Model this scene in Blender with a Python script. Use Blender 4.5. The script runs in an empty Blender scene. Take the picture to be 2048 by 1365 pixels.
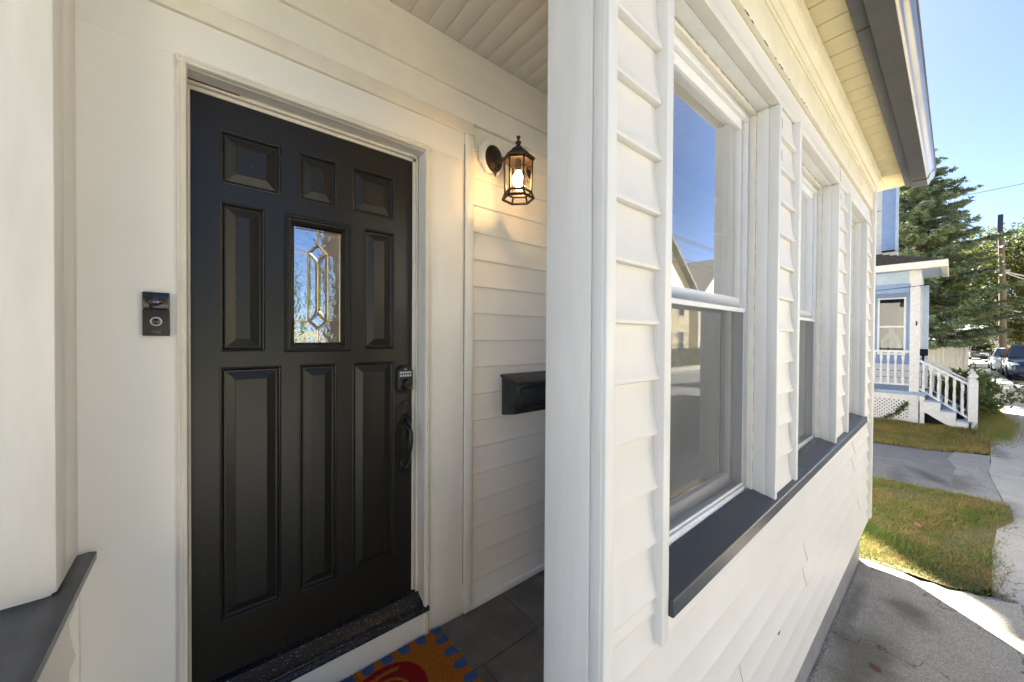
import bpy, bmesh, math, random
import numpy as np
from mathutils import Matrix, Vector

random.seed(7)
RNG = np.random.default_rng(11)
R = math.radians
scene = bpy.context.scene
COL = scene.collection

# ------------------------------------------------------------------ camera
CAM_Z = 1.97
yaw, pitch, roll = 0.694897, -0.009885, 0.005841
fw = Vector((math.sin(yaw) * math.cos(pitch), math.cos(yaw) * math.cos(pitch), math.sin(pitch)))
rt = Vector((math.cos(yaw), -math.sin(yaw), 0))
up = rt.cross(fw)
r2 = rt * math.cos(roll) + up * math.sin(roll)
u2 = -rt * math.sin(roll) + up * math.cos(roll)
cam_data = bpy.data.cameras.new("camera")
cam_data.sensor_width = 36.0
cam_data.sensor_fit = 'HORIZONTAL'
cam_data.lens = 738.74 / 2048 * 36
cam_data.clip_start = 0.02
cam_data.clip_end = 3000
cam = bpy.data.objects.new("camera", cam_data)
COL.objects.link(cam)
cam.matrix_world = Matrix(((r2.x, u2.x, -fw.x, 0), (r2.y, u2.y, -fw.y, 0), (r2.z, u2.z, -fw.z, CAM_Z), (0, 0, 0, 1)))
scene.camera = cam

# ------------------------------------------------------------------ sky, sun, exposure
SUN_AZ, SUN_EL = R(43.5), R(43)          # azimuth clockwise from +Y: behind the house, to the right
world = bpy.data.worlds.new("World")
scene.world = world
world.use_nodes = True
wn = world.node_tree
wn.nodes.clear()
w_out = wn.nodes.new("ShaderNodeOutputWorld")
w_bg = wn.nodes.new("ShaderNodeBackground")
w_sky = wn.nodes.new("ShaderNodeTexSky")
w_sky.sky_type = 'NISHITA'
w_sky.sun_disc = False
w_sky.sun_elevation = SUN_EL
w_sky.sun_rotation = SUN_AZ
w_sky.air_density = 0.34
w_sky.dust_density = 0.65
w_sky.ozone_density = 2.2
w_bg.inputs[1].default_value = 0.05
wn.links.new(w_sky.outputs[0], w_bg.inputs[0])
wn.links.new(w_bg.outputs[0], w_out.inputs[0])

sun_data = bpy.data.lights.new("sun", 'SUN')
sun_data.energy = 5.0
sun_data.angle = R(0.53)
sun_data.color = (1.0, 0.93, 0.80)
sun = bpy.data.objects.new("sun", sun_data)
COL.objects.link(sun)
sdir = Vector((math.sin(SUN_AZ) * math.cos(SUN_EL), math.cos(SUN_AZ) * math.cos(SUN_EL), math.sin(SUN_EL)))
sun.rotation_euler = sdir.to_track_quat('Z', 'Y').to_euler()
sun.location = (20, 20, 25)

vs = scene.view_settings
scene.display_settings.display_device = 'sRGB'
vs.view_transform = 'Standard'
vs.look = 'None'
vs.exposure = 3.32
vs.gamma = 1.0
vs.use_curve_mapping = False
vs.use_white_balance = True
vs.white_balance_temperature = 6350
vs.white_balance_tint = 7

# ------------------------------------------------------------------ materials
MATS = {}


def mat(name, col, rough=0.5, metal=0.0, var=0.0, vscale=6.0, vstretch=(1, 1, 1), bump=0.0, bscale=60.0,
        bstretch=(1, 1, 1), col2=None, spec=0.5, coat=0.0, detail=6.0, rvar=0.0, trans=0.0):
    """Principled material with procedural colour variation and relief."""
    m = bpy.data.materials.new(name)
    m.use_nodes = True
    nt = m.node_tree
    b = nt.nodes["Principled BSDF"]
    b.inputs["Roughness"].default_value = rough
    b.inputs["Metallic"].default_value = metal
    b.inputs["Specular IOR Level"].default_value = spec
    b.inputs["Coat Weight"].default_value = coat
    c = (*col, 1)
    b.inputs["Base Color"].default_value = c
    tc = nt.nodes.new("ShaderNodeTexCoord")
    if var > 0 or col2 is not None:
        mp = nt.nodes.new("ShaderNodeMapping")
        mp.inputs["Scale"].default_value = vstretch
        nt.links.new(tc.outputs["Object"], mp.inputs[0])
        nz = nt.nodes.new("ShaderNodeTexNoise")
        nz.inputs["Scale"].default_value = vscale
        nz.inputs["Detail"].default_value = detail
        nz.inputs["Roughness"].default_value = 0.62
        nt.links.new(mp.outputs[0], nz.inputs[0])
        rp = nt.nodes.new("ShaderNodeValToRGB")
        rp.color_ramp.elements[0].position = 0.3
        rp.color_ramp.elements[1].position = 0.7
        if col2 is None:
            rp.color_ramp.elements[0].color = tuple(x * (1 - var) for x in col) + (1,)
            rp.color_ramp.elements[1].color = tuple(min(1, x * (1 + var * .5)) for x in col) + (1,)
        else:
            rp.color_ramp.elements[0].color = (*col2, 1)
            rp.color_ramp.elements[1].color = c
        nt.links.new(nz.outputs[0], rp.inputs[0])
        nt.links.new(rp.outputs[0], b.inputs["Base Color"])
        if rvar > 0:
            mr = nt.nodes.new("ShaderNodeMapRange")
            mr.inputs[1].default_value = 0.3
            mr.inputs[2].default_value = 0.7
            mr.inputs[3].default_value = max(0.02, rough - rvar)
            mr.inputs[4].default_value = min(1, rough + rvar)
            nt.links.new(nz.outputs[0], mr.inputs[0])
            nt.links.new(mr.outputs[0], b.inputs["Roughness"])
    if bump > 0:
        mp2 = nt.nodes.new("ShaderNodeMapping")
        mp2.inputs["Scale"].default_value = bstretch
        nt.links.new(tc.outputs["Object"], mp2.inputs[0])
        n2 = nt.nodes.new("ShaderNodeTexNoise")
        n2.inputs["Scale"].default_value = bscale
        n2.inputs["Detail"].default_value = 5
        nt.links.new(mp2.outputs[0], n2.inputs[0])
        bp = nt.nodes.new("ShaderNodeBump")
        bp.inputs["Strength"].default_value = bump
        bp.inputs["Distance"].default_value = 0.004
        nt.links.new(n2.outputs[0], bp.inputs["Height"])
        nt.links.new(bp.outputs[0], b.inputs["Normal"])
    if trans > 0:
        b.inputs["Transmission Weight"].default_value = trans
    MATS[name] = m
    return m


def glass_mat(name, tint=(0.92, 0.95, 0.95), ior=1.52, bump=0.0, bscale=20, rough=0.0, boost=1.6):
    """Thin window glass: mirror share by Fresnel over straight transmission."""
    m = bpy.data.materials.new(name)
    m.use_nodes = True
    nt = m.node_tree
    nt.nodes.clear()
    out = nt.nodes.new("ShaderNodeOutputMaterial")
    mix = nt.nodes.new("ShaderNodeMixShader")
    tr = nt.nodes.new("ShaderNodeBsdfTransparent")
    tr.inputs[0].default_value = (*tint, 1)
    gl = nt.nodes.new("ShaderNodeBsdfGlossy")
    gl.inputs["Roughness"].default_value = rough
    gl.inputs[0].default_value = (0.96, 0.97, 0.98, 1)
    fr = nt.nodes.new("ShaderNodeFresnel")
    fr.inputs[0].default_value = ior
    mm = nt.nodes.new("ShaderNodeMath")
    mm.operation = 'MULTIPLY'
    mm.use_clamp = True
    mm.inputs[1].default_value = boost       # two panes, four faces
    nt.links.new(fr.outputs[0], mm.inputs[0])
    nt.links.new(mm.outputs[0], mix.inputs[0])
    nt.links.new(tr.outputs[0], mix.inputs[1])
    nt.links.new(gl.outputs[0], mix.inputs[2])
    nt.links.new(mix.outputs[0], out.inputs[0])
    if bump > 0:
        tc = nt.nodes.new("ShaderNodeTexCoord")
        n2 = nt.nodes.new("ShaderNodeTexNoise")
        n2.inputs["Scale"].default_value = bscale
        n2.inputs["Detail"].default_value = 3
        nt.links.new(tc.outputs["Object"], n2.inputs[0])
        bp = nt.nodes.new("ShaderNodeBump")
        bp.inputs["Strength"].default_value = bump
        bp.inputs["Distance"].default_value = 0.004
        nt.links.new(n2.outputs[0], bp.inputs["Height"])
        nt.links.new(bp.outputs[0], gl.inputs["Normal"])
        nt.links.new(bp.outputs[0], fr.inputs["Normal"])
    MATS[name] = m
    return m


mat("vinyl_white", (0.80, 0.765, 0.71), 0.42, var=0.05, vscale=2.5, bump=0.10, bscale=40, bstretch=(1, 12, 12))
mat("vinyl_side", (0.80, 0.77, 0.72), 0.42, var=0.05, vscale=2.5, bump=0.10, bscale=40, bstretch=(12, 1, 12))
mat("trim_white", (0.83, 0.81, 0.765), 0.40, var=0.07, vscale=4.0, vstretch=(5, 5, .7), bump=0.06, bscale=30, bstretch=(4, 4, .5))
mat("trim_cream", (0.80, 0.75, 0.66), 0.40, var=0.10, vscale=5.0, bump=0.04, bscale=50)
mat("board_white", (0.86, 0.845, 0.81), 0.45, var=0.04, vscale=1.6, bump=0.05, bscale=18)
mat("ceiling_paint", (0.83, 0.80, 0.73), 0.5, var=0.07, vscale=4, bump=0.05, bscale=40)
mat("crack", (0.10, 0.085, 0.065), 0.9)
mat("soffit_almond", (0.76, 0.65, 0.38), 0.5, var=0.06, vscale=5, bump=0.03, bscale=30)
mat("frieze_cream", (0.82, 0.755, 0.575), 0.45, var=0.10, vscale=6, bump=0.05, bscale=40)
mat("gutter_dark", (0.095, 0.092, 0.088), 0.42, var=0.2, vscale=8, bump=0.05, bscale=120)
mat("gutter_face", (0.24, 0.245, 0.245), 0.28, metal=0.75, var=0.15, vscale=6, bump=0.04, bscale=30)
mat("sill_dark", (0.062, 0.069, 0.082), 0.27, var=0.14, vscale=3, vstretch=(1, 3, 3), detail=1, bump=0.03, bscale=30, bstretch=(1, 6, 6))
mat("door_black", (0.018, 0.0155, 0.0115), 0.33, var=0.08, vscale=3, detail=1, bump=0.05, bscale=6, spec=0.45)
# tiny paint flecks worn through the door's gloss
_d = MATS["door_black"].node_tree
_b = _d.nodes["Principled BSDF"]
_src = _b.inputs["Base Color"].links[0].from_socket
_tc = _d.nodes.new("ShaderNodeTexCoord")
_vo = _d.nodes.new("ShaderNodeTexVoronoi")
_vo.inputs["Scale"].default_value = 42
_d.links.new(_tc.outputs["Object"], _vo.inputs["Vector"])
_sep = _d.nodes.new("ShaderNodeSeparateColor")
_d.links.new(_vo.outputs["Color"], _sep.inputs[0])
_g = _d.nodes.new("ShaderNodeMath"); _g.operation = 'GREATER_THAN'; _g.inputs[1].default_value = 0.86
_d.links.new(_sep.outputs[0], _g.inputs[0])
_l = _d.nodes.new("ShaderNodeMath"); _l.operation = 'LESS_THAN'; _l.inputs[1].default_value = 0.07
_d.links.new(_vo.outputs["Distance"], _l.inputs[0])
_m = _d.nodes.new("ShaderNodeMath"); _m.operation = 'MULTIPLY'
_d.links.new(_g.outputs[0], _m.inputs[0]); _d.links.new(_l.outputs[0], _m.inputs[1])
_x = _d.nodes.new("ShaderNodeMixRGB"); _x.inputs[2].default_value = (0.16, 0.155, 0.145, 1)
_d.links.new(_m.outputs[0], _x.inputs[0]); _d.links.new(_src, _x.inputs[1]); _d.links.new(_x.outputs[0], _b.inputs["Base Color"])
mat("hardware_black", (0.02, 0.018, 0.017), 0.32, metal=0.2, var=0.3, vscale=30)
mt = mat("threshold_black", (0.012, 0.014, 0.02), 0.35, col2=(0.010, 0.011, 0.016), vscale=230, detail=2, vstretch=(.6, 1, 1), bump=0.2, bscale=220)
_rp = [n_ for n_ in mt.node_tree.nodes if n_.type == 'VALTORGB'][0].color_ramp
_rp.elements[0].position = 0.62
_rp.elements[1].position = 0.68
_rp.elements[1].color = (0.30, 0.30, 0.30, 1)
mat("button_grey", (0.62, 0.62, 0.60), 0.4)
mat("brass", (0.83, 0.62, 0.28), 0.30, metal=0.9, var=0.15, vscale=30)
mat("window_vinyl", (0.83, 0.83, 0.83), 0.30, var=0.03, vscale=4)
mat("caulk_stain", (0.45, 0.42, 0.36), 0.8, col2=(0.2, 0.18, 0.15), vscale=40)
mat("foundation_paint", (0.30, 0.29, 0.285), 0.85, var=0.2, vscale=5, bump=0.4, bscale=60)
mat("tile_slate", (0.17, 0.168, 0.168), 0.6, col2=(0.085, 0.082, 0.08), vscale=6, bump=0.25, bscale=45)
mat("grout", (0.02, 0.02, 0.02), 0.9)
mat("bronze_lamp", (0.022, 0.015, 0.011), 0.45, metal=0.4, col2=(0.045, 0.028, 0.016), vscale=35, bump=0.1, bscale=150)
mat("mail_black", (0.013, 0.016, 0.02), 0.42, var=0.2, vscale=20, bump=0.05, bscale=200)
mat("bell_black", (0.010, 0.010, 0.012), 0.12, spec=0.6)
mat("bell_bronze", (0.030, 0.023, 0.018), 0.38, metal=0.4, var=0.15, vscale=40)
mat("bell_ring", (0.72, 0.74, 0.76), 0.4)
mat("bell_print", (0.16, 0.15, 0.14), 0.5)
mat("bell_lens", (0.05, 0.02, 0.07), 0.08, spec=0.9, coat=1.0)
mat("dark_room", (0.03, 0.028, 0.025), 0.9)  # dark base colour stands in for unlit rooms
mat("asphalt", (0.085, 0.085, 0.09), 0.9, col2=(0.05, 0.05, 0.053), vscale=5, bump=0.6, bscale=160)
mat("road_asphalt", (0.19, 0.19, 0.195), 0.9, col2=(0.14, 0.14, 0.143), vscale=2, bump=0.4, bscale=120)
mat("soil", (0.17, 0.125, 0.065), 0.95, col2=(0.10, 0.10, 0.035), vscale=9, bump=0.6, bscale=60)
mat("far_lawn", (0.17, 0.18, 0.07), 0.95, col2=(0.24, 0.20, 0.10), vscale=1.5)
mat("kerb_stone", (0.30, 0.29, 0.28), 0.8, var=0.2, vscale=9, bump=0.3, bscale=60)
mat("white_paint", (0.80, 0.79, 0.77), 0.5, var=0.08, vscale=8, bump=0.06, bscale=60)
mat("worn_white_paint", (0.76, 0.75, 0.74), 0.6, col2=(0.62, 0.59, 0.55), vscale=18, bump=0.1, bscale=90)
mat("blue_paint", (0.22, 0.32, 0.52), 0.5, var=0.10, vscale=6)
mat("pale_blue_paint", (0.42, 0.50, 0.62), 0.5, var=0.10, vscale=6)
mat("step_blue", (0.30, 0.39, 0.50), 0.6, var=0.25, vscale=12)
mat("shingle_white", (0.66, 0.65, 0.63), 0.7, var=0.1, vscale=10, bump=0.15, bscale=60)
mat("olive_paint", (0.50, 0.42, 0.22), 0.6, var=0.1, vscale=5)
mat("roof_shingle", (0.05, 0.046, 0.043), 0.9, col2=(0.11, 0.10, 0.09), vscale=14, bump=0.5, bscale=60)
mat("fence_vinyl", (0.76, 0.73, 0.64), 0.5, var=0.05, vscale=3)
mat("bark", (0.10, 0.075, 0.055), 0.9, col2=(0.05, 0.038, 0.03), vscale=14, vstretch=(3, 3, .6), bump=0.5, bscale=30)
mat("pole_wood", (0.20, 0.16, 0.115), 0.9, col2=(0.11, 0.09, 0.065), vscale=10, vstretch=(5, 5, .4), bump=0.3, bscale=40)
mat("pole_cap", (0.03, 0.035, 0.07), 0.5)
mat("wire_black", (0.02, 0.02, 0.022), 0.6)
mat("wire_pale", (0.45, 0.44, 0.42), 0.6)
mat("beige_siding", (0.70, 0.58, 0.37), 0.6, var=0.06, vscale=3)
mat("tan_siding", (0.66, 0.60, 0.50), 0.6, var=0.06, vscale=3)
mat("brown_wood", (0.16, 0.07, 0.035), 0.8, var=0.2, vscale=6)
mat("rubber", (0.015, 0.015, 0.016), 0.8)
mat("alloy", (0.45, 0.45, 0.46), 0.3, metal=0.8)
mat("chrome", (0.75, 0.75, 0.76), 0.12, metal=1.0)
mat("car_blue", (0.020, 0.042, 0.085), 0.22, metal=0.3, coat=1.0)
mat("car_white", (0.70, 0.70, 0.68), 0.25, coat=1.0)
mat("car_slate", (0.045, 0.060, 0.075), 0.25, metal=0.3, coat=1.0)
mat("car_glass", (0.015, 0.02, 0.03), 0.05, spec=0.9, coat=1.0)
mat("car_trim", (0.02, 0.02, 0.022), 0.5)
mat("lamp_lens", (0.75, 0.77, 0.80), 0.1, spec=0.9, coat=1.0)
mat("tail_lens", (0.25, 0.012, 0.012), 0.15, spec=0.9, coat=1.0)
mat("plate_white", (0.75, 0.75, 0.74), 0.4)
mat("dead_leaf", (0.26, 0.11, 0.045), 0.8, var=0.4, vscale=60)
mat("screen_frame", (0.80, 0.80, 0.80), 0.4)
mat("gap_black", (0.008, 0.008, 0.008), 0.9)
glass_mat("pane_glass", boost=3.6, bump=0.035, bscale=2.2)
glass_mat("lite_glass", tint=(0.80, 0.78, 0.70), bump=0.25, bscale=38, rough=0.05, boost=12.0)
glass_mat("lantern_glass", tint=(0.97, 0.93, 0.86), bump=0.05, bscale=30, boost=1.0)
glass_mat("far_glass", tint=(0.35, 0.37, 0.37), boost=1.6)


def leaf_mat(name, c1, c2, rough=0.6, scale=1.3, transl=0.25):
    m = mat(name, c1, rough, col2=c2, vscale=scale, detail=3, spec=0.3)
    nt = m.node_tree
    b = nt.nodes["Principled BSDF"]
    out = nt.nodes["Material Output"]
    t = nt.nodes.new("ShaderNodeBsdfTranslucent")
    mx = nt.nodes.new("ShaderNodeMixShader")
    mx.inputs[0].default_value = transl
    src = b.inputs["Base Color"].links[0].from_socket
    nt.links.new(src, t.inputs[0])
    nt.links.new(b.outputs[0], mx.inputs[1])
    nt.links.new(t.outputs[0], mx.inputs[2])
    nt.links.new(mx.outputs[0], out.inputs[0])
    return m


leaf_mat("spruce_needles", (0.17, 0.245, 0.165), (0.18, 0.195, 0.075), scale=0.9, transl=0.15)
leaf_mat("maple_leaves", (0.15, 0.145, 0.035), (0.055, 0.08, 0.02), scale=0.35, transl=0.4)
leaf_mat("green_leaves", (0.10, 0.13, 0.03), (0.05, 0.085, 0.02), scale=0.7, transl=0.35)
leaf_mat("shrub_leaves", (0.09, 0.15, 0.04), (0.16, 0.17, 0.06), scale=6, transl=0.35)
leaf_mat("grass_blades", (0.12, 0.21, 0.035), (0.38, 0.27, 0.11), scale=2.4, transl=0.35)
leaf_mat("dry_grass_blades", (0.16, 0.185, 0.04), (0.40, 0.28, 0.085), scale=1.6, transl=0.35)

# insect screen: dark weave, partly see-through
m = bpy.data.materials.new("insect_screen")
m.use_nodes = True
nt = m.node_tree
b = nt.nodes["Principled BSDF"]
b.inputs["Base Color"].default_value = (0.13, 0.13, 0.128, 1)
b.inputs["Roughness"].default_value = 0.7
tr = nt.nodes.new("ShaderNodeBsdfTransparent")
mx = nt.nodes.new("ShaderNodeMixShader")
mx.inputs[0].default_value = 0.52
nt.links.new(tr.outputs[0], mx.inputs[1])
nt.links.new(b.outputs[0], mx.inputs[2])
nt.links.new(mx.outputs[0], nt.nodes["Material Output"].inputs[0])
MATS["insect_screen"] = m

# glowing bulb
m = bpy.data.materials.new("bulb_glow")
m.use_nodes = True
nt = m.node_tree
nt.nodes.clear()
e = nt.nodes.new("ShaderNodeEmission")
e.inputs[0].default_value = (1.0, 0.60, 0.25, 1)
e.inputs[1].default_value = 9.5
o_ = nt.nodes.new("ShaderNodeOutputMaterial")
nt.links.new(e.outputs[0], o_.inputs[0])
MATS["bulb_glow"] = m

# printed coir of the door mat (print stored per corner)
m = mat("coir", (0.5, 0.2, 0.04), 0.95, bump=0.8, bscale=350)
nt = m.node_tree
b = nt.nodes["Principled BSDF"]
at = nt.nodes.new("ShaderNodeVertexColor")
at.layer_name = "print"
nt.links.new(at.outputs[0], b.inputs["Base Color"])

# concrete with damp stains and hairline cracks of their own shape


def concrete(name, base, stains, crackscale=1.2):
    m = mat(name, base, 0.85, var=0.16, vscale=3.5, bump=0.35, bscale=90)
    nt = m.node_tree
    b = nt.nodes["Principled BSDF"]
    src = b.inputs["Base Color"].links[0].from_socket
    tc = nt.nodes.new("ShaderNodeTexCoord")
    fine = nt.nodes.new("ShaderNodeTexNoise")
    fine.inputs["Scale"].default_value = 130
    fine.inputs["Detail"].default_value = 6
    nt.links.new(tc.outputs["Object"], fine.inputs[0])
    fr = nt.nodes.new("ShaderNodeMapRange")
    fr.inputs[1].default_value = 0.35
    fr.inputs[2].default_value = 0.7
    fr.inputs[3].default_value = 0.60
    fr.inputs[4].default_value = 1.15
    nt.links.new(fine.outputs[0], fr.inputs[0])
    mul = nt.nodes.new("ShaderNodeMixRGB")
    mul.blend_type = 'MULTIPLY'
    mul.inputs[0].default_value = 1.0
    nt.links.new(src, mul.inputs[1])
    nt.links.new(fr.outputs[0], mul.inputs[2])
    cur = mul.outputs[0]
    warp = nt.nodes.new("ShaderNodeTexNoise")
    warp.inputs["Scale"].default_value = 4.5
    warp.inputs["Detail"].default_value = 5
    nt.links.new(tc.outputs["Object"], warp.inputs[0])
    for (cx, cy, sx, sy, ang, dk, colr) in stains:
        mp = nt.nodes.new("ShaderNodeMapping")
        mp.vector_type = 'TEXTURE'
        mp.inputs["Location"].default_value = (cx, cy, 0)
        mp.inputs["Rotation"].default_value = (0, 0, ang)
        mp.inputs["Scale"].default_value = (sx, sy, 1)
        nt.links.new(tc.outputs["Object"], mp.inputs[0])
        ln = nt.nodes.new("ShaderNodeVectorMath")
        ln.operation = 'LENGTH'
        nt.links.new(mp.outputs[0], ln.inputs[0])
        ad = nt.nodes.new("ShaderNodeMath")
        ad.operation = 'MULTIPLY_ADD'
        nt.links.new(warp.outputs[0], ad.inputs[0])
        ad.inputs[1].default_value = -1.6
        nt.links.new(ln.outputs["Value"], ad.inputs[2])
        rg = nt.nodes.new("ShaderNodeMapRange")
        rg.inputs[1].default_value = -0.5
        rg.inputs[2].default_value = 0.35
        rg.inputs[3].default_value = dk
        rg.inputs[4].default_value = 0.0
        nt.links.new(ad.outputs[0], rg.inputs[0])
        mx = nt.nodes.new("ShaderNodeMixRGB")
        nt.links.new(rg.outputs[0], mx.inputs[0])
        nt.links.new(cur, mx.inputs[1])
        mx.inputs[2].default_value = (*colr, 1)
        cur = mx.outputs[0]
    vo = nt.nodes.new("ShaderNodeTexVoronoi")
    vo.feature = 'DISTANCE_TO_EDGE'
    vo.inputs["Scale"].default_value = crackscale
    wv = nt.nodes.new("ShaderNodeVectorMath")
    wv.operation = 'MULTIPLY_ADD'
    nt.links.new(warp.outputs["Color"], wv.inputs[0])
    wv.inputs[1].default_value = (0.5, 0.5, 0.0)
    nt.links.new(tc.outputs["Object"], wv.inputs[2])
    nt.links.new(wv.outputs[0], vo.inputs["Vector"])
    cr = nt.nodes.new("ShaderNodeMapRange")
    cr.inputs[1].default_value = 0.0
    cr.inputs[2].default_value = 0.006
    cr.inputs[3].default_value = 0.75
    cr.inputs[4].default_value = 0.0
    nt.links.new(vo.outputs["Distance"], cr.inputs[0])
    mx = nt.nodes.new("ShaderNodeMixRGB")
    nt.links.new(cr.outputs[0], mx.inputs[0])
    nt.links.new(cur, mx.inputs[1])
    mx.inputs[2].default_value = (0.05, 0.045, 0.04, 1)
    nt.links.new(mx.outputs[0], b.inputs["Base Color"])
    return m


concrete("pad_concrete", (0.60, 0.535, 0.425),
         [(3.90, 0.19, 0.20, 0.13, 0.5, 0.7, (0.15, 0.13, 0.075)),
          (3.15, 0.33, 0.55, 0.16, -0.15, 0.7, (0.16, 0.135, 0.075)),
          (2.75, 0.15, 0.5, 0.2, 0.2, 0.5, (0.18, 0.155, 0.09)),
          (3.6, 0.46, 0.7, 0.06, 0.0, 0.55, (0.17, 0.14, 0.075))], 0.9)
concrete("walk_concrete", (0.54, 0.51, 0.45), [(7.2, -0.4, 0.5, 0.16, 0.0, 0.6, (0.11, 0.10, 0.08)), (10.6, -0.5, 0.6, 0.14, 0.1, 0.55, (0.12, 0.10, 0.07))], 0.7)
concrete("apron_concrete", (0.36, 0.345, 0.32), [(8.0, -0.05, 0.6, 0.2, 0.0, 0.7, (0.07, 0.06, 0.05))], 2.2)
concrete("drive_asphalt", (0.23, 0.225, 0.22), [(8.1, 0.25, 0.5, 0.14, 0.5, 0.7, (0.045, 0.043, 0.04)), (7.6, 0.5, 0.8, 0.12, 0.1, 0.5, (0.04, 0.04, 0.04))], 1.1)

# ------------------------------------------------------------------ object helpers
WORLD = {}


def setp(o, label=None, cat=None, group=None, kind=None):
    if label:
        o["label"] = label
    if cat:
        o["category"] = cat
    if group:
        o["group"] = group
    if kind:
        o["kind"] = kind
    return o


def link(o, parent=None, mw=None):
    COL.objects.link(o)
    mw = mw if mw is not None else Matrix.Identity(4)
    WORLD[o.name] = mw
    if parent is not None:
        o.parent = parent
        o.matrix_parent_inverse = WORLD[parent.name].inverted()
    o.matrix_basis = mw
    return o


def thing(name, label, cat, loc=(0, 0, 0), rotz=0.0, group=None):
    o = bpy.data.objects.new(name, None)
    o.empty_display_size = 0.2
    link(o, None, Matrix.Translation(loc) @ Matrix.Rotation(rotz, 4, 'Z'))
    return setp(o, label, cat, group)


def me_obj(name, me, mats, parent=None, mw=None):
    if not isinstance(mats, (list, tuple)):
        mats = [mats]
    if not me.materials:
        for k in mats:
            me.materials.append(MATS[k])
    return link(bpy.data.objects.new(name, me), parent, mw)


def smooth(me, ang=35):
    me.polygons.foreach_set("use_smooth", [True] * len(me.polygons))
    me.set_sharp_from_angle(angle=R(ang))


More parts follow.
